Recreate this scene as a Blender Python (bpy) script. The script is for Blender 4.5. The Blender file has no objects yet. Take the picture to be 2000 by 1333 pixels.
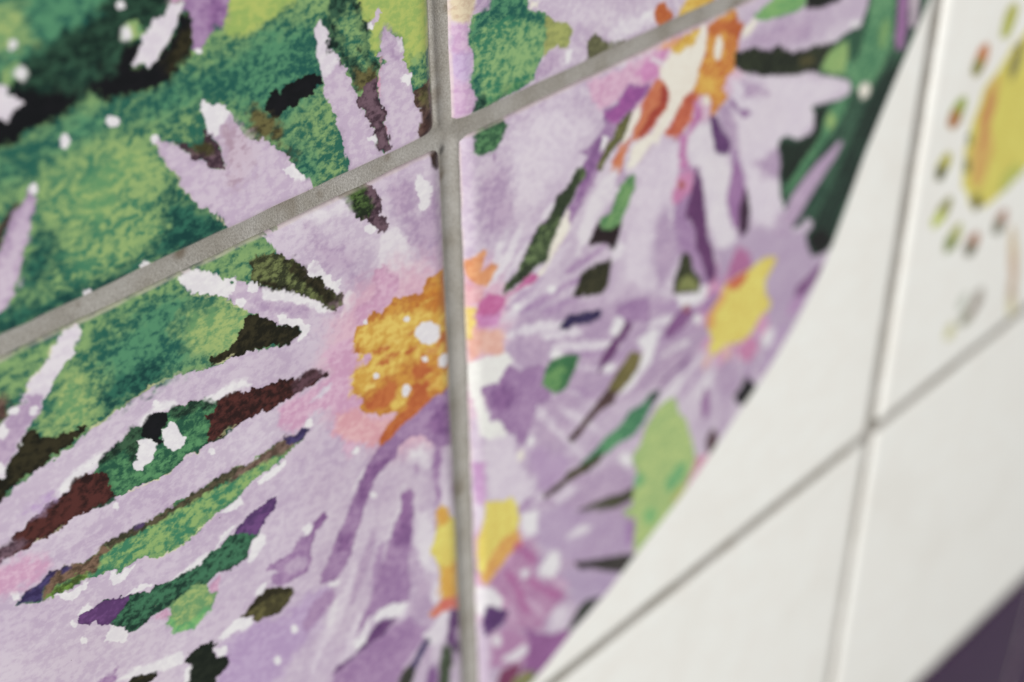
import bpy, math, random
import numpy as np
from mathutils import Matrix, Vector

# ------------------------------------------------------------------ camera, world, lights, exposure
scene = bpy.context.scene
PITCH = 0.150                                   # tile pitch, metres
S = PITCH / 0.607                               # metres per unit of the calibrated wall plane
Z0 = 0.60                                       # height of the tile crossing in view above the wall's foot
F_PX, CX, CY = 3007.83, 1000.0, 666.5           # lens and picture centre, from the vanishing points of the joints
D_A = np.array([0.70768947, -0.42172565, 0.56685368])    # along the slanting joints (wall X)
D_B = np.array([0.01176702, 0.80923792, 0.58736319])     # along the upright joints, downwards (wall -Z)
D_N = np.array([-0.70642562, -0.40900056, 0.57765161])   # into the wall (wall Y)
O_RAY = np.array([880.812 - CX, 263.618 - CY, F_PX]) / F_PX


def to_world(c):
    return Vector((float(c @ D_A), float(c @ D_N), float(-(c @ D_B))))


cam_data = bpy.data.cameras.new('camera')
cam = bpy.data.objects.new('camera', cam_data)
scene.collection.objects.link(cam)
right, up, back = (to_world(np.array(v, float)) for v in ((1, 0, 0), (0, -1, 0), (0, 0, -1)))
pos = to_world(-O_RAY * S) + Vector((0, 0, Z0))
cam.matrix_world = Matrix(((right.x, up.x, back.x, pos.x), (right.y, up.y, back.y, pos.y),
                           (right.z, up.z, back.z, pos.z), (0, 0, 0, 1)))
cam_data.sensor_width = 36.0
cam_data.lens = F_PX / 2000 * 36
cam_data.clip_start = 0.005
cam_data.clip_end = 50
cam_data.dof.use_dof = True
cam_data.dof.focus_distance = 0.94 * S
cam_data.dof.aperture_fstop = 10.2
scene.camera = cam

world = bpy.data.worlds.new('World')
scene.world = world
world.use_nodes = True
bg = world.node_tree.nodes['Background']
bg.inputs[0].default_value = (0.98, 1.0, 1.02, 1)
bg.inputs[1].default_value = 0.19


def area(name, loc, target, size, size_y, power, colour):
    l = bpy.data.lights.new(name, 'AREA')
    l.shape = 'RECTANGLE'
    l.size, l.size_y, l.energy, l.color = size, size_y, power, colour
    o = bpy.data.objects.new(name, l)
    o.location = loc
    d = Vector(target) - Vector(loc)
    o.rotation_euler = d.to_track_quat('-Z', 'Y').to_euler()
    scene.collection.objects.link(o)
    return o


area('window_light', (-3.9, -3.8, 1.3), (0.05, 0, 0.5), 3.6, 4.4, 410, (1.0, 0.992, 0.97))

scene.view_settings.view_transform = 'Standard'
scene.view_settings.look = 'None'
scene.view_settings.exposure = 0.0
scene.view_settings.gamma = 1.0

# ------------------------------------------------------------------ helpers
GAIN, SPEC = 0.905, 0.006                       # how brightly the lit wall shows a pigment


def lin(c):
    c = np.asarray(c, float) / 255.0
    c = c + (c @ np.array([0.3, 0.59, 0.11]) - c) * 0.13      # the print is a little faded
    c = np.where(c <= 0.04045, c / 12.92, ((c + 0.055) / 1.055) ** 2.4)
    return np.clip((c - SPEC) / GAIN, 0.004, 0.9)


def wall_mm(pts):
    """points traced on the photograph -> millimetres on the wall (x right, y down from the tile crossing)"""
    p = np.asarray(pts, float)
    r = np.stack([(p[:, 0] - CX) / F_PX, (p[:, 1] - CY) / F_PX, np.ones(len(p))], 1)
    k = (D_N @ O_RAY) / (r @ D_N)
    q = r * k[:, None] - O_RAY
    return np.stack([q @ D_A, q @ D_B], 1) * S * 1000


_rng = np.random.default_rng(7)
_TAB = _rng.random((256, 256))


def vnoise(x, y, seed=0):
    x = x + seed * 17.31
    y = y + seed * 9.73
    xi, yi = np.floor(x).astype(int), np.floor(y).astype(int)
    fx, fy = x - xi, y - yi
    fx, fy = fx * fx * (3 - 2 * fx), fy * fy * (3 - 2 * fy)
    g = lambda a, b: _TAB[a & 255, b & 255]
    return ((g(xi, yi) * (1 - fx) + g(xi + 1, yi) * fx) * (1 - fy)
            + (g(xi, yi + 1) * (1 - fx) + g(xi + 1, yi + 1) * fx) * fy) * 2 - 1


# ------------------------------------------------------------------ the print: pigments
LIL = ((200, 184, 200), (187, 166, 190))
LPALE = ((211, 200, 211), (201, 187, 203))
LDARK = ((185, 162, 187), (167, 141, 173))
WHT = ((223, 220, 221), (214, 209, 214))
PALE = ((216, 209, 215), (207, 197, 208))
CREAM = ((226, 221, 208), (222, 214, 200))
GRN = ((126, 162, 100), (42, 100, 82))
TEAL = ((78, 138, 100), (34, 88, 78))
DTEAL = ((46, 104, 84), (26, 66, 62))
LGR = ((154, 176, 104), (100, 148, 96))
YGR = ((170, 184, 92), (144, 172, 88))
DGRN = ((54, 92, 70), (30, 54, 46))
BLK = ((29, 29, 32), (26, 27, 29))
DKO = ((54, 50, 34), (34, 33, 25))
OLV = ((104, 98, 58), (64, 60, 38))
MAR = ((86, 46, 42), (46, 30, 29))
BRN = ((110, 84, 76), (68, 50, 46))
BPUR = ((112, 86, 98), (66, 48, 58))
PUR = ((168, 136, 173), (147, 110, 156))
DPUR = ((112, 72, 122), (90, 56, 104))
MIDP = ((146, 104, 154), (122, 82, 134))
NAVY = ((76, 66, 114), (54, 44, 84))
PINK = ((211, 172, 195), (198, 148, 180))
HOT = ((200, 112, 162), (188, 92, 146))
ROSE = ((220, 172, 176), (210, 150, 160))
YEL = ((222, 190, 88), (204, 152, 60))
ORG = ((206, 146, 58), (186, 112, 50))
RUST = ((196, 108, 56), (180, 88, 48))
LEMON = ((220, 208, 102), (212, 190, 88))
PEACH = ((222, 166, 128), (212, 146, 108))

# each stroke: (pigment pair, edge roughness, edge softness in mm, outline as traced)
PRINT = []


def ink(p, pts, jag=1.0, soft=0.0):
    PRINT.append((p, jag, soft, pts))


def thread(p, pts, width=0.3, jag=1.0):
    """a thin open line of ink"""
    PRINT.append((p, jag, -width, pts))


def dot(p, x, y, rx, ry=None, tilt=0.0, jag=0.6, soft=0.0):
    ry = ry or rx
    c, s = math.cos(math.radians(tilt)), math.sin(math.radians(tilt))
    ink(p, [(x + rx * math.cos(t) * c - ry * math.sin(t) * s, y + rx * math.cos(t) * s + ry * math.sin(t) * c)
            for t in [k * math.pi / 7 for k in range(14)]], jag, soft)


def rays(seed, cx, cy, a0, a1, r0, r1, n, tones, long=60, wide=6):
    """soft brush streaks running out from a flower eye"""
    rnd = random.Random(seed)
    for k in range(n):
        a = a0 + (a1 - a0) * (k + rnd.random()) / n
        r = rnd.uniform(r0, r1)
        t = math.radians(a)
        dot(rnd.choice(tones), cx + r * math.cos(t), cy + r * math.sin(t), long * rnd.uniform(0.6, 1.3),
            wide * rnd.uniform(0.6, 1.5), a, jag=1.2, soft=rnd.uniform(0.5, 1.0))


STREAK = [LDARK, ((178, 150, 182), (160, 128, 168)), LPALE, PALE]
FRINGE0 = ((214, 208, 176), (204, 200, 160))
# --- green ground of the upper left
ink(GRN, [(590, 650), (555, 675), (500, 685), (460, 692), (430, 710), (400, 722), (375, 730), (345, 735), (330, 742), (300, 755), (275, 770), (255, 782), (240, 795), (215, 812), (190, 832), (165, 850), (145, 868), (125, 880), (110, 892), (90, 908), (70, 922), (50, 938), (28, 955), (15, 970), (0, 978), (-40, 1000), (-300, 1150), (-900, 1300), (-900, -900), (1000, -900), (868, -60), (880, 265), (700, 345), (515, 465), (535, 483), (560, 570), (580, 630)])
ink(TEAL, [(-60, 330), (60, 270), (160, 215), (280, 185), (400, 130), (520, 60), (620, 40), (640, 140), (560, 250), (640, 330), (600, 360), (560, 300), (480, 230), (400, 190), (330, 235), (260, 235), (150, 300), (60, 340), (-60, 420)], 1, 5)
ink(TEAL, [(-200, -100), (330, -60), (330, 30), (250, 100), (120, 150), (-200, 200)], 1, 5)
ink(DTEAL, [(330, 345), (400, 410), (455, 440), (440, 470), (350, 510), (290, 500), (310, 420)], 1, 4)
ink(DTEAL, [(55, 455), (110, 450), (130, 510), (60, 560), (40, 540)], 1, 3.5)
ink(DTEAL, [(-40, 640), (60, 590), (180, 550), (330, 480), (330, 505), (180, 575), (0, 660)], 1, 2.5)
ink(((140, 170, 102), (66, 126, 92)), [(80, 335), (150, 290), (235, 262), (290, 300), (332, 335), (305, 400), (312, 450), (250, 495), (165, 545), (110, 505), (138, 450), (88, 425)], 1, 3.2)
ink(((146, 174, 102), (94, 146, 96)), [(150, 370), (200, 320), (270, 290), (285, 330), (240, 380), (225, 430), (170, 440)], 1, 2.5)
ink(LGR, [(-40, 30), (40, 10), (60, 80), (0, 110), (-60, 100)], 1, 3)
ink(TEAL, [(200, 660), (340, 570), (420, 590), (400, 700), (300, 750), (220, 780), (180, 720)], 1, 4)
ink(DTEAL, [(200, 740), (300, 700), (330, 730), (250, 785), (200, 810), (190, 780)], 1, 2.5)
ink(LGR, [(90, 800), (110, 750), (150, 720), (190, 760), (180, 830), (150, 850), (80, 850)], 1, 2.5)
ink(LGR, [(375, 600), (440, 590), (480, 620), (470, 660), (430, 690), (370, 690), (355, 640)], 1, 3)
ink(GRN, [(-20, 700), (95, 655), (110, 670), (60, 730), (40, 775), (-20, 790)], 1, 2)
ink(BRN, [(-20, 775), (14, 765), (22, 790), (8, 825), (-20, 835)], 1, 1.2)
# --- dark ground, top left
ink(((46, 78, 60), (27, 44, 38)), [(-40, 200), (40, 120), (120, 70), (180, 25), (230, -20), (340, -20), (330, 20), (300, 40), (285, 60), (270, 75), (255, 130), (200, 190), (130, 215), (60, 250), (-40, 290)], 1.2, 2.0)
ink(BLK, [(372, 27), (377, 45), (380, 65), (370, 95), (377, 105), (352, 122), (345, 140), (335, 147), (330, 162), (300, 175), (257, 185), (225, 195), (200, 197), (187, 182), (172, 182), (160, 182), (147, 195), (135, 212), (112, 232), (95, 247), (67, 257), (32, 277), (0, 290), (-80, 325), (-80, 240), (0, 215), (12, 225), (27, 205), (20, 172), (40, 168), (70, 175), (110, 172), (135, 150), (150, 125), (190, 120), (225, 122), (245, 90), (270, 77), (277, 90), (262, 130), (292, 131), (312, 107), (337, 65), (355, 30)], 1.3, 0.5)
ink(DGRN, [(120, 130), (200, 125), (230, 105), (225, 145), (170, 165), (130, 175)], 1.2, 2.2)
ink(DKO, [(350, 70), (372, 60), (375, 100), (350, 122), (335, 140), (322, 125)], 1, 1.2)
dot(DGRN, 88, 175, 16, 8, soft=0.8)
ink(YGR, [(440, 68), (443, 30), (447, -40), (590, -40), (575, 5), (560, 15), (530, 35), (505, 50), (490, 62), (470, 67)], 1.2, 0.8)
ink(PUR, [(340, -40), (460, -40), (452, 0), (447, 15), (442, 32), (437, 50), (420, 45), (412, 60), (400, 82), (392, 100), (373, 97), (375, 87), (380, 70), (375, 40), (365, 25), (357, 25), (362, 10)])
ink(MIDP, [(400, 10), (430, 0), (440, 20), (430, 45), (415, 42), (405, 30)], 1, 1.5)
ink(PINK, [(332, 8), (365, 3), (365, -20), (330, -20)], 1, 0.6)
ink(PALE, [(332, 7), (362, 4), (360, 20), (350, 35), (337, 65), (332, 77), (322, 92), (312, 107), (300, 125), (292, 131), (280, 125), (262, 129), (260, 117), (270, 97), (277, 85), (280, 72), (290, 55), (300, 40), (317, 35), (327, 20)])
ink(LGR, [(265, 39), (275, 50), (287, 60), (277, 77), (257, 77), (245, 81), (235, 72), (240, 50)], 0.7)
dot(WHT, 246, 66, 10, 15, soft=0.4)
ink(LGR, [(35, 122), (51, 140), (50, 152), (37, 160), (27, 160), (17, 172), (2, 167), (5, 140), (15, 127)], 0.7)
dot(WHT, 40, 145, 10, 13, soft=0.4)
ink(PALE, [(-60, 165), (0, 168), (12, 172), (17, 185), (27, 187), (47, 205), (27, 220), (13, 238), (-10, 230), (-60, 240)], 0.8)
for x, y, a, b in ((237, 12, 9, 10), (25, 87, 9, 10), (387, 100, 7, 6), (220, 237, 13, 11), (126, 275, 10, 14)):
    dot(WHT, x, y, a, b)
ink(BLK, [(610, 144), (625, 148), (630, 158), (620, 170), (605, 185), (590, 190), (580, 207), (560, 215), (535, 235), (525, 217), (516, 215), (519, 200), (527, 182), (540, 175), (547, 185), (555, 168), (567, 162), (575, 162), (585, 152)])
ink(OLV, [(490, 215), (520, 220), (545, 245), (560, 280), (580, 300), (560, 300), (520, 272), (490, 262)], 1, 2.2)
# --- petals above the slanting joint
ink(LDARK, [(-80, 560), (0, 485), (12, 453), (20, 428), (40, 400), (57, 375), (65, 375), (70, 393), (72, 403), (62, 430), (57, 458), (52, 485), (44, 500), (47, 513), (42, 535), (30, 553), (25, 573), (12, 595), (0, 613), (-80, 700)])
ink(LIL, [(10, 480), (40, 420), (58, 395), (56, 440), (45, 490), (30, 540), (0, 590), (-30, 600)], 1, 1.4)
ink(BRN, [(-40, 500), (0, 482), (10, 450), (25, 418), (38, 398), (26, 402), (5, 435), (-40, 470)], 0.8, 0.4)
dot(WHT, 65, 369, 9, 11)
dot(WHT, 301, 271, 8, 10)
ink(LIL, [(305, 272), (330, 277), (350, 287), (370, 305), (392, 318), (420, 331), (437, 334), (440, 325), (434, 305), (425, 275), (405, 257), (392, 217), (389, 200), (402, 197), (410, 205), (423, 202), (440, 212), (462, 237), (472, 257), (480, 270), (500, 272), (515, 273), (528, 283), (545, 290), (558, 302), (568, 315), (582, 325), (592, 345), (610, 355), (622, 372), (640, 400), (455, 470), (440, 435), (425, 418), (400, 408), (378, 395), (362, 375), (355, 360), (335, 335), (318, 310), (307, 295)])
ink(((196, 176, 192), (170, 142, 160)), [(430, 250), (455, 240), (475, 270), (500, 290), (490, 330), (455, 360), (442, 330), (432, 290)], 1, 2.5)
ink(BPUR, [(400, 250), (420, 272), (430, 295), (435, 315), (440, 328), (437, 334), (422, 330), (400, 322), (382, 312), (365, 300), (350, 285), (335, 276), (350, 280), (375, 290), (390, 298), (398, 280)], 1.2)
ink(OLV, [(375, 288), (400, 272), (412, 280), (415, 300), (395, 306)], 1, 0.8)
ink(WHT, [(389, 200), (402, 197), (410, 205), (423, 202), (440, 212), (448, 222), (435, 240), (423, 267), (405, 257), (398, 238), (392, 217)])
ink(WHT, [(553, 333), (570, 318), (582, 327), (590, 340), (597, 350), (578, 357), (565, 345)])
ink(DGRN, [(640, 65), (650, 80), (645, 95), (660, 102), (668, 120), (678, 138), (683, 150), (690, 165), (697, 175), (710, 172), (735, 160), (737, 148), (735, 120), (722, 105), (715, 80), (720, 60), (705, 50), (700, 25), (690, -30), (645, -30), (640, 30)], 1.3, 0.8)
ink(GRN, [(655, 40), (690, 20), (705, 60), (712, 90), (722, 130), (700, 130), (680, 110), (668, 70)], 1, 2)
ink(OLV, [(688, 128), (712, 140), (737, 128), (737, 165), (705, 176), (692, 165)], 1.3, 0.7)
ink(YGR, [(690, -40), (850, -40), (852, 80), (850, 110), (830, 120), (803, 130), (795, 140), (785, 80), (770, 72), (760, 60), (750, 58), (745, 70), (747, 85), (740, 95), (735, 110), (725, 100), (722, 90), (722, 60), (712, 55), (705, 25)], 1, 0.4)
ink(GRN, [(803, 105), (830, 95), (852, 75), (860, 120), (860, 170), (842, 160), (827, 162), (807, 182), (800, 135)], 1.2, 2)
ink(LIL, [(712, 52), (726, 61), (731, 47), (740, 37), (747, 25), (741, 11), (735, 20), (734, 30), (722, 45)])
ink(WHT, [(712, 52), (726, 61), (730, 48), (722, 45)], 0.7)
ink(LIL, [(630, 40), (619, 46), (614, 58), (615, 75), (621, 92), (619, 108), (625, 130), (629, 148), (632, 162), (632, 180), (640, 198), (648, 215), (656, 230), (660, 252), (668, 262), (670, 278), (675, 288), (671, 300), (681, 312), (684, 350), (750, 330), (757, 300), (745, 302), (733, 290), (735, 265), (725, 250), (718, 232), (705, 215), (700, 200), (703, 190), (700, 183), (690, 175), (686, 167), (684, 155), (675, 147), (678, 138), (672, 128), (666, 118), (655, 104), (642, 99), (648, 90), (645, 77), (639, 67), (634, 55)])
ink(PALE, [(630, 40), (614, 58), (619, 108), (627, 148), (640, 148), (655, 130), (665, 118), (655, 105), (642, 98), (648, 85), (640, 68)], 0.8, 0.3)
ink(LIL, [(755, 57), (745, 70), (747, 87), (742, 100), (734, 111), (747, 110), (755, 122), (741, 132), (740, 150), (741, 175), (744, 197), (750, 212), (755, 225), (752, 240), (758, 250), (757, 265), (762, 280), (757, 300), (740, 310), (690, 350), (720, 360), (830, 300), (828, 270), (815, 255), (820, 235), (819, 212), (810, 200), (807, 180), (804, 162), (804, 142), (795, 135), (789, 120), (790, 102), (785, 92), (782, 77), (764, 72)])
ink(LDARK, [(755, 60), (746, 75), (750, 105), (758, 125), (780, 128), (785, 105), (772, 78)], 1, 1.5)
ink(PALE, [(775, 77), (783, 78), (789, 100), (783, 100)], 0.6, 0.3)
ink(WHT, [(786, 145), (800, 142), (804, 150), (802, 165), (790, 167), (782, 160)])
ink(BPUR, [(707, 170), (737, 150), (740, 170), (742, 190), (750, 210), (755, 225), (750, 237), (759, 250), (757, 265), (762, 280), (757, 300), (745, 300), (730, 290), (726, 277), (736, 285), (737, 270), (731, 260), (725, 250), (717, 232), (705, 215), (697, 202), (704, 192)], 1.3)
ink(WHT, [(718, 268), (735, 263), (737, 276), (732, 288), (728, 277), (720, 277)], 0.7, 0.2)
ink(BRN, [(827, 162), (842, 160), (850, 180), (853, 205), (864, 215), (864, 268), (825, 272), (815, 255), (820, 235), (819, 212), (810, 200), (807, 182)], 1.2)
ink(OLV, [(822, 170), (840, 165), (848, 195), (845, 212), (825, 205), (815, 190)], 1, 1.2)
ink(((72, 48, 44), (48, 34, 34)), [(835, 225), (866, 215), (866, 275), (820, 275), (822, 250)], 1, 1.2)
for x, y, r in ((645, 92, 8), (652, 55, 6), (668, 118, 6), (712, 54, 6), (690, 145, 7), (735, 126, 6), (696, 12, 7), (700, 100, 6)):
    dot(((40, 62, 52), (24, 36, 32)), x, y, r, r * 1.3, 20, jag=1.6, soft=0.5)
thread(((216, 150, 176), (206, 132, 164)), [(747, 112), (742, 132), (741, 150), (742, 175), (745, 197)], 0.14)
thread(((216, 150, 176), (206, 132, 164)), [(752, 215), (756, 228), (754, 240), (759, 262)], 0.10)
dot(WHT, 285, 523, 12, 11)
dot(WHT, 172, 576, 11, 11)
thread(FRINGE0, [(305, 278), (318, 312), (335, 337), (362, 377), (400, 410), (440, 437)], 0.10)
# --- below the slanting joint, left
ink(PALE, [(117, 666), (125, 648), (160, 630), (155, 666), (147, 678), (147, 693), (132, 706), (122, 718), (117, 731), (107, 738), (100, 758), (90, 776), (84, 783), (82, 798), (72, 811), (60, 826), (47, 848), (37, 873), (27, 888), (17, 906), (10, 928), (0, 936), (-60, 970), (-60, 870), (0, 838), (7, 826), (15, 813), (25, 793), (47, 788), (42, 778), (50, 763), (55, 746), (77, 728), (95, 703), (97, 688)])
ink(LDARK, [(42, 778), (52, 768), (88, 770), (84, 783), (82, 798), (72, 811), (60, 826), (47, 848), (37, 873), (27, 888), (17, 906), (-40, 950), (-40, 870), (0, 845), (15, 815), (28, 795), (47, 788)], 0.9, 0.5)
dot(WHT, 27, 802, 11, 8, -30)
dot(WHT, 64, 803, 9, 13, 35)
dot(WHT, 4, 845, 12, 14)
dot(WHT, 3, 915, 8, 12)
ink(DKO, [(62, 838), (75, 846), (80, 856), (100, 851), (117, 853), (140, 841), (160, 833), (170, 836), (162, 846), (140, 863), (122, 878), (100, 893), (87, 911), (72, 921), (52, 931), (37, 941), (32, 953), (20, 956), (15, 971), (0, 978), (-60, 1010), (-60, 965), (0, 936), (10, 926), (19, 903), (37, 873), (42, 856), (50, 843)], 1.2)
ink(LIL, [(347, 545), (360, 533), (380, 528), (412, 530), (422, 538), (447, 545), (457, 540), (475, 550), (480, 555), (495, 550), (515, 563), (532, 565), (552, 567), (560, 573), (582, 574), (607, 585), (640, 604), (670, 610), (640, 680), (589, 653), (582, 637), (565, 640), (535, 633), (512, 623), (497, 612), (477, 603), (462, 598), (450, 588), (445, 588), (422, 578), (400, 573), (375, 575), (372, 563), (360, 555)])
ink(WHT, [(347, 545), (360, 533), (380, 528), (412, 530), (422, 538), (447, 545), (457, 540), (465, 548), (455, 570), (445, 586), (422, 578), (400, 573), (375, 575), (372, 563), (360, 555)])
dot(GRN, 453, 552, 4, 3, jag=0.3)
dot(WHT, 470, 592, 10, 9)
ink(WHT, [(482, 553), (500, 545), (512, 560), (500, 572), (485, 568)], 0.8)
ink(LDARK, [(500, 590), (540, 595), (600, 600), (600, 618), (560, 616), (520, 610)], 1, 1.2)
ink(DKO, [(500, 613), (512, 623), (525, 624), (535, 633), (547, 637), (565, 640), (582, 637), (584, 650), (589, 653), (575, 666), (552, 675), (532, 672), (515, 678), (500, 685), (475, 690), (457, 698), (435, 703), (410, 711), (407, 706), (415, 693), (447, 683), (452, 671), (460, 666), (467, 650), (476, 638), (477, 625), (485, 615)], 1.2)
ink(WHT, [(542, 615), (555, 613), (560, 623), (590, 625), (592, 633), (607, 638), (595, 660), (582, 668), (589, 653), (584, 637), (565, 639), (547, 633)], 0.8)
ink(GRN, [(440, 500), (515, 465), (520, 478), (535, 483), (545, 500), (540, 530), (500, 551), (480, 553), (457, 538), (430, 536), (412, 528)], 1.1, 0.4)
ink(((112, 122, 72), (52, 56, 38)), [(490, 505), (530, 495), (552, 497), (565, 503), (575, 513), (587, 516), (602, 530), (607, 540), (625, 543), (635, 563), (650, 568), (655, 575), (672, 575), (670, 593), (662, 600), (652, 607), (640, 603), (620, 593), (607, 585), (587, 580), (582, 574), (560, 573), (550, 565), (515, 562), (505, 553), (492, 547)], 1.2)
ink(DKO, [(550, 500), (575, 513), (602, 530), (607, 540), (625, 543), (635, 563), (650, 568), (655, 575), (672, 575), (670, 593), (652, 607), (625, 593), (615, 565), (590, 545), (565, 528)], 1.2, 0.9)
ink(DKO, [(503, 550), (530, 552), (560, 565), (590, 578), (585, 582), (550, 566), (515, 563)], 1, 0.5)
ink(WHT, [(597, 518), (617, 508), (627, 523), (635, 535), (645, 538), (647, 550), (665, 543), (666, 565), (660, 574), (650, 567), (635, 560), (625, 542), (607, 539)])
ink(WHT, [(675, 573), (690, 569), (697, 580), (697, 593), (680, 605), (665, 630), (660, 625), (670, 603)], 0.8, 0.3)
ink(WHT, [(515, 565), (552, 567), (582, 575), (607, 587), (650, 608), (625, 610), (600, 598), (575, 590), (537, 588), (515, 583)], 0.8, 0.3)
ink(BPUR, [(666, 387), (680, 380), (707, 368), (722, 358), (727, 370), (736, 380), (746, 393), (742, 405), (744, 415), (757, 428), (760, 435), (755, 448), (750, 455), (736, 460), (730, 450), (726, 440), (712, 430), (697, 425), (692, 413), (680, 403), (677, 393)], 1.3)
ink(((82, 108, 56), (36, 46, 32)), [(664, 387), (680, 378), (715, 363), (720, 385), (730, 400), (722, 425), (697, 425), (680, 403)], 1.2, 0.4)
ink(LDARK, [(760, 370), (800, 360), (815, 420), (850, 380), (868, 400), (870, 500), (840, 510), (805, 480), (780, 440)], 1, 3)
ink(WHT, [(817, 340), (832, 353), (845, 365), (842, 383), (837, 405), (827, 415), (817, 410), (822, 393), (810, 365)])
ink(PALE, [(765, 445), (775, 450), (795, 463), (799, 483), (800, 503), (807, 518), (827, 518), (820, 533), (825, 555), (825, 572), (810, 578), (787, 576), (782, 548), (770, 533), (737, 520), (737, 503), (745, 483), (740, 470), (750, 455)], 0.9, 0.4)
ink(PALE, [(560, 430), (620, 400), (670, 395), (690, 425), (640, 430), (600, 450)], 1, 2)
dot(WHT, 722, 448, 12, 9)
ink(LDARK, [(600, 440), (640, 470), (680, 500), (720, 540), (725, 580), (690, 560), (650, 520), (610, 490)], 1, 3.5)
ink(LDARK, [(845, 500), (868, 480), (875, 530), (850, 540)], 1, 1.5)
# bleeding halos round the flower eyes
dot(((206, 150, 184), (196, 134, 172)), 1440, 600, 75, 120, 15, soft=3.5)
dot(((204, 160, 190), (190, 140, 178)), 975, 1110, 75, 110, 20, soft=4)
dot(((214, 176, 194), (202, 156, 182)), 945, 615, 55, 110, 0, soft=3.5)
dot(((214, 176, 192), (204, 160, 182)), 800, 700, 170, 190, 20, soft=6)
dot(((212, 178, 196), (200, 160, 186)), 1330, 160, 130, 90, -30, soft=4)
# --- the orange eye
ink(PINK, [(732, 525), (750, 523), (777, 538), (782, 558), (772, 580), (765, 592), (750, 603), (745, 618), (725, 610), (720, 622), (700, 640), (692, 613), (700, 595), (725, 585), (737, 568), (730, 548)], 1, 0.4)
ink(PINK, [(635, 681), (690, 660), (692, 716), (690, 736), (690, 766), (710, 776), (708, 796), (716, 813), (750, 818), (775, 806), (765, 828), (745, 851), (732, 866), (707, 871), (695, 873), (685, 888), (672, 881), (675, 863), (655, 851), (650, 841), (662, 811), (650, 796), (612, 806), (582, 836), (545, 826), (545, 796), (582, 771), (625, 748), (655, 728), (640, 711)], 1, 1.0)
ink(ROSE, [(662, 811), (700, 800), (716, 815), (750, 820), (770, 812), (745, 851), (732, 866), (707, 871), (675, 863), (655, 845)], 1, 1.0)
ink(LPALE, [(650, 748), (640, 766), (627, 776), (605, 786), (620, 773), (630, 758)], 0.7, 0.4)
ink(ORG, [(892, 524), (857, 530), (850, 538), (832, 548), (827, 565), (822, 575), (795, 578), (770, 580), (762, 593), (750, 603), (745, 615), (730, 605), (720, 620), (715, 633), (697, 638), (690, 666), (695, 676), (692, 691), (715, 691), (725, 691), (725, 703), (715, 716), (700, 718), (695, 733), (686, 748), (689, 766), (695, 773), (707, 773), (709, 786), (702, 796), (712, 811), (730, 808), (742, 816), (752, 808), (777, 806), (767, 821), (757, 831), (745, 848), (740, 866), (746, 876), (757, 866), (762, 856), (770, 866), (780, 868), (795, 856), (817, 838), (825, 821), (840, 806), (847, 788), (850, 773), (867, 768), (895, 752)], 0.9)
ink(YEL, [(715, 640), (790, 610), (860, 600), (870, 640), (860, 690), (800, 705), (740, 740), (705, 770), (690, 760), (697, 730), (725, 705), (725, 680), (700, 672), (698, 650)], 1, 1.6)
ink(YEL, [(775, 770), (805, 745), (795, 790), (770, 805), (760, 790)], 1, 0.8)
ink(YEL, [(850, 735), (880, 725), (880, 755), (855, 765)], 1, 0.8)
ink(((204, 132, 46), (186, 108, 44)), [(800, 600), (840, 560), (875, 540), (878, 590), (850, 605)], 1, 1.5)
ink(RUST, [(805, 718), (828, 705), (848, 722), (838, 745), (840, 775), (830, 805), (812, 832), (780, 862), (757, 864), (746, 876), (740, 866), (745, 848), (767, 821), (790, 800), (803, 770), (803, 740)], 1, 0.7)
ink(RUST, [(752, 738), (775, 752), (770, 780), (748, 800), (722, 803), (715, 790), (740, 765)], 1, 1.0)
_r = random.Random(3)
for _ in range(26):
    x, y = _r.uniform(705, 872), _r.uniform(590, 760)
    if (x - 700) + (y - 560) > 95:
        dot(_r.choice([YEL, YEL, RUST, ORG, ((226, 200, 104), (216, 176, 76))]), x, y, _r.uniform(9, 20), _r.uniform(2.5, 5), -28 + _r.uniform(-20, 20), jag=1.2, soft=0.5)
dot(WHT, 836, 650, 25, 22)
for x, y, a, b, t in ((868, 706, 11, 15, 15), (830, 703, 6, 6, 0), (735, 735, 7, 6, 0), (793, 763, 8, 14, 12), (794, 624, 6, 6, 0), (712, 629, 5, 4, 0), (862, 780, 10, 8, -25), (603, 828, 8, 9, 0), (697, 880, 6, 10, 25), (729, 967, 6, 7, 0)):
    dot(WHT, x, y, a, b, t)
ink(PINK, [(712, 692), (726, 690), (724, 704), (712, 712)], 0.6, 0.2)
# --- dark rays between the petals, left below
RAY1 = [(642, 727), (622, 731), (612, 723), (597, 731), (585, 738), (575, 748), (572, 738), (562, 743), (547, 741), (525, 751), (515, 756), (500, 756), (475, 766), (457, 763), (440, 773), (420, 786), (400, 781), (385, 788), (370, 786), (357, 791), (352, 786), (337, 791), (327, 808), (317, 806), (300, 802), (285, 818), (277, 833), (257, 838), (247, 848), (242, 858), (227, 866), (225, 878), (205, 883), (197, 898), (187, 916), (182, 922), (162, 926), (145, 938), (135, 956), (115, 973), (100, 981), (85, 993), (52, 1017), (45, 1032), (22, 1047), (30, 1055), (0, 1067), (-60, 1090), (-60, 1130), (0, 1100), (15, 1087), (32, 1080), (52, 1075), (65, 1060), (92, 1052), (105, 1037), (130, 1027), (140, 1015), (160, 1007), (177, 998), (205, 988), (222, 973), (250, 961), (272, 948), (295, 943), (317, 933), (332, 923), (350, 908), (367, 891), (390, 881), (412, 866), (435, 856), (450, 838), (470, 826), (500, 813), (510, 802), (522, 806), (535, 798), (542, 788), (565, 781), (580, 768), (595, 758), (615, 753), (625, 741), (635, 738)]
ink(MAR, RAY1, 1.1)
ink(((96, 66, 76), (62, 42, 46)), [(642, 727), (612, 721), (585, 736), (572, 748), (570, 775), (595, 758), (625, 741)], 1, 0.5)
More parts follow.
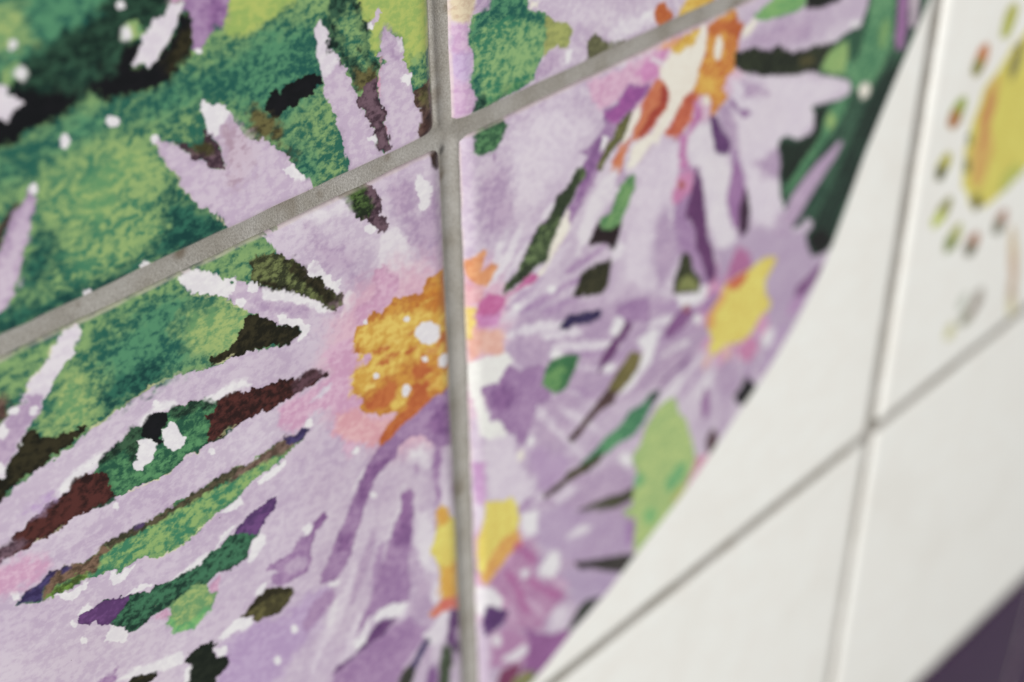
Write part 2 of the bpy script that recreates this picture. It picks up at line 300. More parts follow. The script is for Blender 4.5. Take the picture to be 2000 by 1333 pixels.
ink(BPUR, [(0, 1067), (22, 1055), (60, 1060), (32, 1080), (0, 1100), (-60, 1130), (-60, 1090)], 1, 0.8)
ink(((84, 142, 92), (38, 84, 64)), [(184, 922), (197, 898), (205, 883), (225, 878), (227, 866), (242, 858), (257, 838), (277, 833), (300, 802), (330, 808), (337, 791), (357, 791), (385, 788), (400, 781), (424, 786), (414, 805), (402, 815), (414, 828), (407, 845), (412, 864), (390, 881), (367, 891), (350, 908), (332, 923), (317, 933), (295, 943), (272, 948), (250, 961), (228, 972), (220, 960), (205, 948), (214, 938), (212, 924)], 1.1)
ink(((58, 92, 66), (30, 46, 38)), [(205, 883), (225, 878), (227, 866), (242, 858), (257, 838), (277, 833), (280, 850), (268, 870), (268, 895), (255, 905), (250, 880), (235, 885), (210, 900), (195, 905)], 1.1, 0.5)
ink(((58, 96, 68), (30, 48, 40)), [(327, 808), (340, 790), (357, 790), (385, 786), (400, 780), (424, 786), (410, 800), (385, 800), (360, 815), (340, 818)], 1.1, 0.5)
ink(((50, 96, 72), (32, 54, 44)), [(180, 995), (205, 985), (222, 970), (225, 978), (205, 990)], 0.8, 0.3)
ink(((50, 96, 72), (32, 54, 44)), [(412, 864), (435, 850), (452, 832), (455, 838), (436, 856)], 0.8, 0.3)
ink(BLK, [(300, 802), (325, 808), (330, 821), (317, 838), (312, 851), (315, 866), (305, 870), (300, 856), (277, 858), (277, 833), (287, 816)])
ink(WHT, [(335, 826), (342, 823), (347, 838), (360, 851), (366, 855), (357, 873), (335, 880), (315, 868), (315, 843), (327, 833)])
ink(WHT, [(280, 858), (300, 856), (306, 873), (302, 886), (297, 901), (275, 918), (260, 917), (267, 898), (269, 876), (267, 866)])
ink(WHT, [(185, 917), (205, 878), (193, 885), (165, 905), (150, 918), (130, 935), (112, 955), (115, 971), (135, 955), (145, 938), (165, 925)], 0.7, 0.4)
ink(WHT, [(277, 832), (300, 801), (330, 800), (350, 785), (335, 780), (305, 790), (270, 825)], 0.7, 0.4)
ink(WHT, [(400, 780), (420, 785), (440, 772), (457, 762), (490, 755), (485, 738), (455, 745), (430, 760)], 0.7, 0.5)
dot(WHT, 305, 787, 6, 7)
dot(WHT, 414, 881, 7, 7)
dot(WHT, 228, 989, 6, 7)
ink(((190, 165, 200), (176, 146, 190)), [(60, 980), (100, 960), (110, 975), (80, 998), (40, 1010)], 1, 1.5)
RAY2 = [(604, 841), (587, 840), (575, 851), (555, 853), (542, 866), (522, 878), (512, 886), (500, 893), (487, 908), (462, 911), (450, 923), (420, 938), (397, 951), (382, 963), (345, 978), (337, 991), (320, 998), (295, 1015), (270, 1025), (255, 1037), (232, 1050), (200, 1067), (192, 1077), (175, 1092), (155, 1097), (142, 1105), (127, 1107), (115, 1117), (97, 1120), (87, 1132), (77, 1142), (50, 1157), (34, 1179), (67, 1176), (82, 1172), (102, 1167), (130, 1155), (150, 1142), (175, 1130), (190, 1125), (210, 1115), (232, 1117), (250, 1105), (270, 1095), (297, 1087), (307, 1090), (327, 1080), (347, 1067), (370, 1057), (377, 1045), (392, 1037), (397, 1025), (420, 1005), (440, 993), (470, 965), (500, 935), (515, 923), (537, 911), (555, 898), (560, 888), (572, 876), (582, 868), (592, 856)]
ink(((136, 170, 98), (58, 124, 90)), RAY2, 1.1)
ink(((124, 100, 88), (84, 66, 56)), [(600, 845), (575, 851), (555, 853), (542, 866), (512, 886), (487, 908), (462, 911), (450, 923), (440, 950), (470, 930), (500, 912), (530, 895), (560, 885)], 1, 0.5)
ink(((92, 82, 62), (58, 58, 42)), [(487, 905), (450, 920), (382, 960), (337, 988), (295, 1013), (255, 1034), (200, 1064), (215, 1072), (260, 1048), (310, 1018), (350, 995), (400, 965), (450, 935)], 1.1, 0.4)
ink(((128, 100, 80), (84, 66, 52)), [(200, 1064), (192, 1077), (175, 1092), (155, 1097), (127, 1107), (97, 1120), (85, 1140), (82, 1172), (100, 1165), (112, 1145), (140, 1130), (170, 1122), (195, 1110), (195, 1090), (215, 1072)], 1.1, 0.4)
ink(((112, 152, 60), (66, 84, 40)), [(85, 1172), (112, 1148), (145, 1128), (172, 1120), (175, 1130), (150, 1142), (130, 1155), (102, 1167)], 1.1, 0.4)
ink(NAVY, [(606, 840), (587, 838), (575, 850), (553, 852), (560, 866), (575, 870), (592, 856)], 0.8, 0.3)
ink(NAVY, [(97, 1118), (115, 1115), (98, 1135), (85, 1150), (82, 1172), (34, 1180), (50, 1155), (77, 1140)], 0.8, 0.3)
dot(NAVY, 128, 1112, 10, 5, -30, soft=0.3)
dot(((96, 76, 118), (80, 62, 98)), 272, 1028, 12, 5, -30, soft=0.3)
ink(WHT, [(110, 1163), (140, 1155), (172, 1135), (170, 1147), (145, 1172), (120, 1170)], 0.8)
ink(WHT, [(217, 1117), (235, 1118), (265, 1102), (260, 1112), (240, 1137), (222, 1142), (215, 1130)], 0.8)
ink(WHT, [(505, 938), (530, 918), (557, 900), (552, 915), (530, 935), (515, 945), (502, 945)], 0.8)
ink(WHT, [(430, 1003), (450, 985), (468, 968), (475, 985), (455, 1000)], 0.8, 0.3)
dot(WHT, 30, 1164, 9, 10)
ink(PINK, [(-60, 1135), (0, 1105), (40, 1085), (80, 1085), (85, 1110), (60, 1140), (30, 1160), (-60, 1190)], 1, 2)
ink(((184, 160, 194), (172, 144, 184)), [(440, 1260), (480, 1235), (520, 1210), (560, 1190), (600, 1160), (640, 1150), (620, 1220), (560, 1300), (520, 1360), (420, 1360)], 1, 3.5)
RAY3 = [(537, 971), (525, 976), (512, 988), (487, 1005), (462, 1032), (457, 1045), (440, 1052), (432, 1067), (415, 1075), (402, 1087), (395, 1100), (375, 1110), (362, 1120), (345, 1130), (330, 1137), (302, 1142), (295, 1155), (270, 1157), (252, 1167), (240, 1165), (220, 1172), (207, 1172), (195, 1180), (153, 1203), (157, 1220), (175, 1220), (185, 1214), (195, 1222), (215, 1222), (240, 1227), (250, 1236), (267, 1232), (280, 1220), (297, 1200), (317, 1195), (330, 1185), (345, 1175), (390, 1150), (410, 1135), (430, 1117), (457, 1110), (482, 1092), (485, 1075), (500, 1047), (512, 1030), (520, 1015), (537, 990)]
ink(((62, 116, 84), (30, 56, 46)), RAY3, 1.0)
ink(((112, 72, 128), (92, 58, 108)), [(153, 1203), (195, 1180), (220, 1170), (256, 1164), (240, 1188), (226, 1205), (214, 1222), (195, 1222), (185, 1214), (175, 1220), (157, 1220)], 0.9)
ink(((112, 72, 128), (84, 56, 104)), [(540, 969), (525, 976), (487, 1005), (464, 1030), (458, 1044), (475, 1040), (498, 1045), (512, 1030), (520, 1015), (538, 990)], 0.9)
ink(LGR, [(330, 1183), (337, 1197), (324, 1222), (345, 1234), (377, 1227), (395, 1207), (412, 1192), (425, 1155), (410, 1157), (405, 1140), (380, 1142), (360, 1160), (345, 1170)], 1, 0.3)
ink(((118, 178, 104), (88, 158, 98)), [(324, 1222), (332, 1205), (345, 1225), (375, 1215), (400, 1190), (412, 1192), (395, 1207), (377, 1227), (345, 1234)], 1, 0.6)
ink(WHT, [(217, 1222), (240, 1228), (250, 1238), (250, 1252), (235, 1256), (202, 1252), (210, 1238)], 0.9)
ink(WHT, [(153, 1202), (160, 1187), (175, 1180), (182, 1184), (160, 1200)], 0.8)
ink(WHT, [(243, 1166), (270, 1156), (300, 1142), (285, 1138), (262, 1150)], 0.8)
ink(WHT, [(330, 1138), (362, 1120), (395, 1098), (410, 1080), (395, 1084), (365, 1110)], 0.8, 0.3)
ink(WHT, [(418, 1074), (440, 1052), (462, 1028), (455, 1026), (430, 1048)], 0.8, 0.3)
ink(WHT, [(484, 1098), (490, 1072), (504, 1046), (520, 1046), (516, 1065), (497, 1098)], 0.8, 0.2)
dot(WHT, 145, 1219, 7, 6)
dot(WHT, 164, 1252, 6, 6, jag=1)
ink(PINK, [(408, 1150), (425, 1128), (432, 1120), (425, 1155), (412, 1157)], 0.6, 0.3)
ink(PINK, [(300, 1205), (325, 1190), (335, 1200), (325, 1210)], 0.6, 0.4)
ink(OLV, [(520, 1150), (545, 1147), (565, 1147), (571, 1160), (562, 1177), (547, 1197), (515, 1207), (500, 1215), (495, 1212), (492, 1202), (470, 1205), (485, 1190), (500, 1172)], 1)
ink(((58, 54, 36), (46, 42, 28)), [(520, 1150), (565, 1147), (571, 1160), (558, 1160), (530, 1163), (505, 1185), (470, 1205), (485, 1190), (500, 1172)], 1, 0.4)
ink(((36, 42, 33), (28, 34, 27)), [(417, 1250), (420, 1262), (415, 1270), (425, 1285), (435, 1279), (447, 1280), (445, 1300), (422, 1322), (412, 1360), (345, 1360), (370, 1325), (372, 1297), (362, 1292), (365, 1282), (390, 1265)])
ink(DKO, [(225, 1350), (257, 1325), (277, 1317), (305, 1311), (305, 1320), (280, 1345)])
ink(WHT, [(230, 1330), (262, 1305), (300, 1295), (335, 1280), (360, 1270), (358, 1295), (330, 1310), (310, 1311), (280, 1316), (255, 1325)], 0.8, 0.4)
ink(WHT, [(425, 1250), (435, 1235), (455, 1215), (470, 1206), (490, 1205), (493, 1215), (480, 1230), (460, 1232), (445, 1245), (435, 1250)], 0.8, 0.3)
ink(WHT, [(417, 1268), (440, 1262), (446, 1274), (430, 1287)], 0.8, 0.2)
ink(WHT, [(357, 1340), (362, 1305), (373, 1300), (370, 1330)], 0.7, 0.3)
ink(PUR, [(180, 1350), (200, 1325), (225, 1310), (230, 1300), (225, 1325), (215, 1350)], 1, 0.6)
# --- purple strokes, lower middle
rays(5, 830, 740, 66, 114, 230, 540, 28, STREAK, 70, 6)
ink(PUR, [(847, 776), (890, 755), (895, 866), (857, 878), (847, 866), (825, 851), (802, 856), (777, 873), (772, 898), (750, 906), (737, 923), (730, 946), (720, 973), (710, 1000), (707, 1015), (697, 1037), (690, 1062), (685, 1085), (672, 1112), (660, 1127), (637, 1140), (627, 1140), (627, 1122), (642, 1095), (650, 1070), (660, 1045), (672, 1015), (680, 1000), (690, 976), (705, 946), (715, 916), (725, 898), (740, 876)], 0.9, 0.2)
ink(MIDP, [(720, 910), (770, 885), (760, 905), (730, 940), (715, 975), (690, 1000), (700, 960)], 1, 1)
ink(MIDP, [(850, 800), (888, 790), (890, 850), (850, 855), (835, 830)], 1, 1.5)
ink(MIDP, [(662, 1045), (690, 1040), (680, 1075), (655, 1080)], 1, 1.2)
ink(PUR, [(845, 860), (862, 880), (860, 930), (863, 965), (858, 985), (848, 960), (845, 920)], 0.8, 0.8)
dot(PUR, 815, 913, 8, 8, soft=0.6)
ink(PALE, [(800, 880), (830, 865), (843, 880), (835, 910), (800, 905)], 0.8, 1.6)
ink(WHT, [(713, 915), (706, 930), (690, 960), (683, 975), (690, 955), (705, 925)], 0.5, 0.3)
ink(PUR, [(635, 1000), (640, 1010), (630, 1025), (617, 1042), (610, 1060), (607, 1080), (610, 1095), (600, 1117), (577, 1130), (550, 1145), (530, 1140), (527, 1130), (545, 1115), (520, 1115), (525, 1105), (550, 1092), (570, 1077), (585, 1052), (607, 1042), (612, 1022), (625, 1010)], 0.9, 0.2)
ink(MIDP, [(635, 1000), (640, 1010), (622, 1035), (590, 1052), (585, 1050), (607, 1042), (612, 1022)], 0.8, 0.4)
ink(LDARK, [(555, 1105), (585, 1085), (603, 1088), (598, 1108), (565, 1122)], 0.8, 0.6)
ink(PUR, [(782, 1000), (787, 961), (807, 956), (810, 1000), (807, 1025), (805, 1050), (807, 1070), (800, 1085), (797, 1112), (805, 1140), (800, 1175), (762, 1180), (737, 1195), (720, 1207), (705, 1237), (695, 1240), (715, 1190), (730, 1150), (740, 1110), (752, 1092), (760, 1055), (770, 1027)], 0.9, 0.3)
ink(MIDP, [(785, 965), (806, 958), (808, 1020), (800, 1060), (775, 1060), (782, 1010)], 1, 1.2)
ink(PUR, [(640, 1360), (650, 1317), (700, 1275), (765, 1225), (800, 1205), (835, 1230), (820, 1260), (790, 1300), (770, 1360)], 0.9, 1.0)
ink(PUR, [(590, 1220), (610, 1180), (650, 1150), (655, 1170), (630, 1200), (600, 1235)], 0.9, 1.0)
ink(DPUR, [(775, 1207), (765, 1220), (747, 1242), (720, 1262), (700, 1275), (685, 1290), (662, 1312), (650, 1317), (660, 1302), (690, 1280), (715, 1252), (730, 1225), (742, 1215)], 0.8, 0.4)
ink(WHT, [(765, 1180), (797, 1177), (787, 1197), (770, 1207), (752, 1207), (732, 1215), (725, 1220), (740, 1192)], 0.7, 0.3)
ink(WHT, [(690, 1268), (692, 1250), (712, 1240), (716, 1248), (702, 1266)], 0.7, 0.3)
ink(PALE, [(638, 1218), (645, 1190), (662, 1165), (660, 1195), (650, 1220)], 0.7, 0.6)
for x, y, a, b, t in ((575, 1229, 7, 8, 0), (541, 1291, 8, 9, 0), (600, 1034, 8, 11, 25), (652, 1141, 12, 5, -25), (505, 1060, 10, 22, 35), (510, 1152, 6, 14, 35)):
    dot(WHT, x, y, a, b, t, soft=0.25)
ink(PALE, [(812, 1000), (845, 1000), (850, 1050), (845, 1090), (855, 1120), (820, 1115), (812, 1060)], 0.8, 1.5)
ink(LDARK, [(810, 1130), (845, 1120), (840, 1170), (860, 1190), (815, 1220), (805, 1180)], 0.8, 1.5)
ink(PALE, [(845, 1140), (858, 1140), (866, 1165), (850, 1180), (842, 1165)], 0.6, 0.5)
ink(LEMON, [(853, 998), (862, 986), (875, 998), (885, 1012), (910, 1025), (912, 1190), (897, 1184), (870, 1187), (857, 1200), (842, 1207), (837, 1200), (850, 1190), (867, 1170), (865, 1160), (860, 1140), (860, 1110), (850, 1092), (842, 1077), (847, 1055), (855, 1025)], 0.8, 0.2)
ink(((216, 170, 76), (208, 150, 62)), [(853, 998), (862, 986), (875, 998), (882, 1015), (862, 1030), (855, 1025)], 0.7, 0.8)
ink(((216, 170, 76), (208, 150, 62)), [(860, 1110), (912, 1095), (912, 1190), (868, 1180), (864, 1150)], 0.8, 1.5)
ink(((208, 112, 96), (204, 96, 88)), [(897, 1165), (912, 1150), (912, 1200), (880, 1190), (857, 1202), (842, 1208), (836, 1200), (852, 1188), (868, 1170)], 0.7, 0.8)
ink(DPUR, [(878, 1192), (912, 1192), (915, 1290), (890, 1275), (872, 1250), (878, 1220)], 0.7, 0.4)
ink(LDARK, [(890, 1230), (905, 1225), (905, 1255), (892, 1255)], 0.7, 0.6)
ink(((76, 92, 68), (58, 62, 50)), [(866, 1258), (887, 1265), (882, 1300), (876, 1360), (853, 1360), (860, 1300)], 0.7, 0.6)
ink(PALE, [(866, 1193), (876, 1200), (873, 1230), (860, 1257), (840, 1262), (825, 1240), (845, 1225), (855, 1205)], 0.6, 0.4)
ink(NAVY, [(835, 1246), (841, 1252), (825, 1280), (812, 1305), (808, 1325), (790, 1318), (808, 1290), (822, 1262)], 0.7, 0.3)
ink(((70, 68, 60), (52, 54, 46)), [(812, 1305), (800, 1360), (765, 1360), (785, 1315), (800, 1300)], 0.7, 0.4)
ink(MIDP, [(840, 1300), (855, 1300), (850, 1360), (825, 1360)], 0.7, 0.8)
dot(((92, 64, 54), (62, 46, 42)), 856, 314, 13, 19, soft=0.3)
# --- above the slanting joint, right of the upright joint
ink(((206, 190, 160), (190, 166, 140)), [(884, -40), (935, -40), (932, 20), (920, 35), (915, 48), (885, 45)], 0.7, 0.8)
ink(LDARK, [(932, -40), (985, -40), (975, 10), (945, 28), (925, 30), (930, 5)], 0.8, 0.5)
ink(((198, 168, 194), (184, 146, 182)), [(885, 50), (914, 48), (916, 80), (926, 112), (922, 140), (915, 160), (924, 175), (930, 195), (922, 230), (890, 240)], 0.7, 0.6)
ink(((188, 166, 198), (174, 146, 186)), [(890, 110), (922, 105), (922, 140), (914, 160), (892, 165)], 0.7, 1)
ink(((132, 170, 108), (54, 120, 90)), [(978, -40), (1030, -40), (1030, 0), (1032, 20), (1060, 25), (1075, 35), (1070, 50), (1065, 95), (1060, 112), (1052, 125), (1040, 157), (1020, 172), (945, 215), (925, 225), (932, 187), (922, 170), (917, 160), (925, 130), (925, 112), (917, 82), (916, 50), (922, 32), (940, 27), (955, 17), (972, 15)], 0.9)
ink(TEAL, [(975, -30), (1030, -30), (1030, 20), (1062, 30), (1062, 50), (1030, 40), (990, 30), (950, 45), (925, 75), (918, 50), (940, 27)], 1, 1)
ink(TEAL, [(917, 150), (935, 140), (942, 175), (940, 200), (925, 215), (930, 187)], 1, 0.8)
ink(DGRN, [(932, 187), (945, 182), (950, 200), (930, 225), (924, 215)], 0.9, 0.5)
ink(((80, 140, 88), (56, 116, 78)), [(950, 192), (975, 180), (1010, 160), (1030, 165), (950, 212)], 0.8, 1)
ink(((160, 166, 92), (138, 146, 84)), [(1066, 30), (1080, 40), (1110, 45), (1122, 60), (1115, 80), (1107, 97), (1090, 92), (1078, 95), (1062, 112), (1066, 70)], 0.9, 0.3)
ink(LDARK, [(1062, 112), (1080, 97), (1100, 100), (1095, 135), (1040, 160), (1052, 128)], 0.8, 1)
ink(WHT, [(1105, 100), (1118, 98), (1112, 125), (1102, 128)], 0.6, 0.5)
ink(CREAM, [(1032, 0), (1050, 0), (1052, 18), (1035, 18)], 0.6, 0.5)
ink(((112, 112, 78), (88, 88, 62)), [(1162, 67), (1175, 75), (1187, 82), (1212, 78), (1225, 82), (1205, 100), (1150, 125), (1147, 85), (1152, 75)], 0.9, 0.2)
ink(PALE, [(1190, 50), (1240, 25), (1285, 10), (1280, 40), (1240, 60), (1200, 75)], 0.8, 2)
dot(WHT, 1263, 28, 12, 9, -30, soft=0.8)
ink(RUST, [(1297, 2), (1305, 15), (1317, 35), (1300, 60), (1285, 50), (1277, 25), (1285, 12)], 0.8, 0.3)
ink(YEL, [(1328, 20), (1345, -5), (1400, -25), (1395, 5), (1345, 30), (1320, 50)], 0.8, 0.4)
# --- right of the upright joint: big flower
ink(LDARK, [(1040, 620), (1100, 570), (1160, 590), (1190, 640), (1160, 720), (1130, 800), (1080, 900), (1050, 900), (1030, 830), (1060, 760), (1030, 700), (1010, 680)], 0.8, 4)
ink(LDARK, [(1050, 1000), (1110, 930), (1230, 900), (1240, 1080), (1160, 1180), (1080, 1170), (1020, 1080)], 0.8, 4)
ink(LDARK, [(1120, 620), (1230, 560), (1330, 570), (1380, 640), (1350, 720), (1260, 760), (1180, 800), (1120, 760)], 0.8, 4)
ink(PUR, [(1470, 470), (1530, 450), (1590, 490), (1600, 540), (1560, 600), (1520, 620), (1500, 560)], 0.8, 3)
rays(7, 1445, 610, 30, 330, 90, 170, 30, STREAK, 42, 6)
rays(8, 900, 680, -75, 50, 120, 330, 34, STREAK, 60, 6)
rays(9, 1370, 170, 45, 150, 120, 330, 22, STREAK, 60, 6)
rays(10, 940, 1070, -60, 45, 110, 260, 20, STREAK, 45, 6)
ink(((84, 132, 86), (50, 88, 62)), [(940, 255), (985, 235), (990, 247), (977, 275), (965, 290), (945, 302), (930, 297), (930, 265)], 0.9)
dot(LDARK, 966, 308, 4, 10, soft=0.4)
ink(LDARK, [(940, 350), (1000, 320), (1040, 380), (1000, 450), (950, 470), (930, 420)], 1, 4)
ink(LPALE, [(1000, 260), (1100, 200), (1150, 250), (1110, 330), (1050, 400), (1010, 420)], 1, 4)
ink(PINK, [(1150, 165), (1200, 140), (1260, 112), (1310, 90), (1290, 120), (1282, 150), (1270, 168), (1225, 168), (1200, 205), (1175, 217), (1160, 200)], 0.8, 1.0)
ink(((206, 140, 186), (192, 116, 170)), [(1270, 112), (1300, 100), (1285, 150), (1265, 160), (1245, 140)], 0.8, 1.2)
ink(PUR, [(1135, 340), (1137, 325), (1147, 307), (1132, 297), (1157, 282), (1172, 262), (1182, 242), (1177, 217), (1200, 207), (1220, 180), (1227, 165), (1270, 165), (1270, 185), (1252, 192), (1237, 212), (1227, 230), (1207, 242), (1197, 267), (1180, 292), (1178, 320), (1160, 355), (1145, 383), (1132, 408), (1122, 425), (1117, 440), (1112, 443), (1112, 425), (1107, 413), (1120, 390), (1127, 368)], 0.9, 0.2)
ink(((168, 92, 160), (146, 78, 146)), [(1182, 222), (1205, 205), (1225, 170), (1268, 168), (1255, 192), (1232, 215), (1205, 240), (1190, 240)], 0.8, 0.6)
ink(MIDP, [(1140, 325), (1155, 290), (1180, 260), (1190, 265), (1172, 310), (1155, 345), (1140, 380), (1128, 395)], 0.8, 0.6)
ink(((112, 112, 66), (84, 84, 48)), [(1232, 222), (1225, 245), (1217, 270), (1200, 285), (1187, 307), (1172, 332), (1168, 328), (1177, 307), (1187, 287), (1200, 270), (1207, 247)], 0.8, 0.2)
ink(CREAM, [(1240, 215), (1250, 205), (1252, 230), (1237, 250), (1225, 275), (1215, 280), (1225, 250)], 0.6, 0.4)
ink(CREAM, [(1288, 150), (1290, 130), (1310, 110), (1330, 90), (1350, 75), (1375, 50), (1384, 75), (1376, 110), (1368, 140), (1362, 172), (1340, 190), (1325, 215), (1305, 247), (1285, 280), (1265, 295), (1240, 330), (1225, 333), (1232, 285), (1275, 258), (1302, 215), (1308, 190), (1302, 170)], 0.9, 0.9)
ink(((206, 124, 84), (196, 104, 72)), [(1287, 152), (1300, 170), (1306, 190), (1300, 212), (1285, 230), (1272, 255), (1257, 272), (1232, 282), (1220, 307), (1210, 338), (1193, 338), (1197, 312), (1210, 287), (1232, 270), (1237, 250), (1252, 230), (1252, 207), (1270, 175)], 1.0, 0.6)
ink(((172, 70, 54), (160, 60, 50)), [(1292, 170), (1303, 175), (1305, 192), (1297, 212), (1283, 230), (1270, 255), (1255, 270), (1240, 270), (1262, 240), (1270, 222), (1290, 205)], 0.7, 0.7)
ink(((200, 104, 74), (180, 80, 62)), [(1360, 172), (1365, 190), (1355, 212), (1352, 240), (1332, 260), (1322, 277), (1297, 262), (1310, 245), (1325, 215), (1337, 192)], 1.0, 0.6)
ink(((214, 156, 68), (196, 112, 54)), [(1385, 50), (1400, 37), (1437, 15), (1440, 45), (1452, 50), (1442, 82), (1440, 100), (1435, 137), (1420, 150), (1412, 175), (1422, 190), (1400, 220), (1387, 225), (1390, 200), (1375, 190), (1360, 187), (1352, 175), (1362, 155), (1365, 132), (1375, 110), (1380, 82), (1382, 62)], 0.9, 0.3)
ink(RUST, [(1384, 55), (1400, 40), (1440, 35), (1450, 50), (1443, 75), (1420, 62), (1400, 68), (1388, 75)], 0.8, 0.7)
ink(((220, 178, 78), (210, 150, 66)), [(1365, 140), (1400, 150), (1395, 180), (1365, 185), (1360, 165)], 0.8, 0.8)
dot(CREAM, 1403, 95, 8, 24, 5, soft=0.4)
dot(CREAM, 1381, 197, 8, 12, soft=0.6)
ink(YEL, [(1305, 88), (1340, 70), (1370, 55), (1355, 90), (1335, 97), (1325, 107), (1313, 102)], 0.8, 0.4)
ink(PEACH, [(1285, 95), (1320, 78), (1330, 80), (1312, 95)], 0.6, 0.5)
ink(((192, 126, 172), (178, 106, 160)), [(1357, 200), (1367, 205), (1374, 225), (1362, 245), (1347, 262), (1338, 300), (1345, 325), (1362, 335), (1325, 335), (1322, 300), (1325, 265), (1340, 258), (1352, 235)], 0.7, 0.5)
ink(PALE, [(1345, 265), (1370, 240), (1390, 245), (1398, 290), (1420, 310), (1430, 340), (1420, 400), (1428, 440), (1440, 470), (1425, 490), (1400, 480), (1385, 440), (1378, 380), (1372, 335), (1348, 320), (1342, 290)], 0.7, 1.0)
ink(((214, 204, 214), (206, 194, 208)), [(1430, 160), (1500, 150), (1650, 155), (1660, 180), (1590, 205), (1592, 240), (1560, 270), (1525, 275), (1525, 340), (1535, 400), (1500, 450), (1465, 430), (1455, 340), (1440, 260), (1425, 215)], 0.6, 1.2)
ink(LDARK, [(1450, 160), (1495, 165), (1510, 185), (1480, 195), (1455, 190)], 0.6, 1.6)
ink(LDARK, [(1495, 300), (1525, 290), (1528, 345), (1490, 350), (1470, 320)], 0.6, 2)
ink(LDARK, [(1520, 60), (1580, 45), (1580, 75), (1500, 85), (1460, 85)], 0.6, 2)
ink(DPUR, [(1390, 227), (1400, 235), (1407, 250), (1417, 265), (1425, 285), (1420, 300), (1402, 297), (1397, 277), (1392, 257)], 0.7, 0.4)
ink(PUR, [(1423, 190), (1435, 200), (1447, 215), (1462, 212), (1466, 222), (1452, 232), (1440, 219), (1427, 207)], 0.7, 0.4)
ink(LDARK, [(1400, 210), (1425, 200), (1440, 240), (1435, 270), (1410, 250)], 0.6, 1.2)
ink(((102, 122, 78), (52, 66, 46)), [(1140, 328), (1143, 342), (1125, 365), (1120, 380), (1112, 395), (1100, 418), (1092, 440), (1082, 463), (1075, 483), (1070, 508), (1042, 523), (1032, 540), (1010, 553), (987, 573), (986, 568), (992, 555), (1010, 540), (1017, 520), (1025, 505), (1035, 485), (1045, 463), (1052, 445), (1072, 430), (1080, 410), (1087, 390), (1107, 373), (1117, 350), (1127, 333)], 0.9)
ink(((62, 74, 50), (48, 58, 42)), [(1140, 328), (1125, 365), (1112, 395), (1095, 420), (1070, 432), (1087, 390), (1107, 373), (1120, 345)], 0.9, 0.4)
ink(((62, 72, 52), (46, 54, 40)), [(986, 570), (1010, 540), (1025, 520), (1040, 522), (1030, 540), (1010, 553)], 0.9, 0.4)
ink(CREAM, [(1108, 415), (1112, 445), (1100, 470), (1082, 500), (1060, 535), (1045, 540), (1068, 512), (1080, 470), (1094, 440)], 0.6, 0.5)
ink(PALE, [(1075, 395), (1082, 400), (1070, 425), (1055, 435), (1065, 410)], 0.5, 0.5)
ink(((118, 160, 98), (78, 128, 80)), [(1227, 343), (1242, 338), (1240, 370), (1230, 390), (1227, 405), (1217, 425), (1212, 445), (1200, 455), (1182, 455), (1172, 445), (1172, 428), (1192, 415), (1200, 393), (1210, 365)], 0.9, 0.1)
ink(((50, 38, 40), (40, 32, 34)), [(1167, 440), (1177, 453), (1192, 455), (1213, 440), (1207, 465), (1200, 488), (1190, 478), (1175, 473), (1152, 478), (1160, 458)], 0.9, 0.1)
ink(((66, 64, 44), (46, 46, 34)), [(1192, 510), (1190, 535), (1187, 558), (1175, 573), (1152, 575), (1120, 578), (1130, 558), (1137, 538), (1162, 520)], 0.9)
ink(((60, 50, 90), (48, 40, 76)), [(1095, 638), (1110, 618), (1137, 615), (1172, 608), (1170, 620), (1147, 630), (1120, 633), (1105, 643)], 0.9)
ink(PUR, [(1325, 335), (1358, 330), (1352, 380), (1342, 425), (1360, 460), (1374, 510), (1387, 552), (1375, 558), (1350, 520), (1330, 495), (1325, 470), (1315, 440), (1318, 400)], 0.7, 0.8)
ink(((200, 134, 174), (190, 116, 162)), [(1305, 355), (1330, 338), (1356, 335), (1350, 375), (1335, 390), (1315, 405)], 0.7, 0.8)
dot(((172, 92, 84), (160, 84, 78)), 1332, 363, 6, 9, soft=0.6)
ink(((108, 64, 110), (96, 56, 100)), [(1360, 330), (1367, 348), (1372, 383), (1377, 420), (1380, 458), (1390, 490), (1397, 520), (1395, 545), (1385, 548), (1372, 508), (1362, 483), (1360, 453), (1352, 428), (1340, 425), (1345, 400), (1352, 375), (1357, 350)], 0.7, 0.4)
ink(((160, 118, 164), (146, 100, 152)), [(1432, 310), (1450, 333), (1452, 358), (1460, 373), (1463, 408), (1465, 433), (1457, 458), (1452, 473), (1447, 483), (1442, 473), (1440, 445), (1432, 443), (1422, 413), (1420, 383), (1425, 358)], 0.7, 0.4)
ink(((74, 50, 72), (64, 44, 62)), [(1456, 370), (1463, 410), (1460, 445), (1450, 472), (1444, 440), (1447, 400)], 0.6, 0.3)
ink(((182, 162, 186), (172, 148, 178)), [(1430, 480), (1470, 443), (1490, 438), (1515, 458), (1540, 458), (1562, 448), (1575, 458), (1577, 483), (1600, 503), (1615, 510), (1600, 560), (1560, 600), (1540, 650), (1500, 640), (1490, 560), (1450, 520), (1410, 540), (1400, 500)], 0.7, 1.0)
ink(((180, 112, 156), (168, 98, 144)), [(1418, 555), (1425, 520), (1440, 485), (1460, 490), (1470, 520), (1440, 545)], 0.7, 1.0)
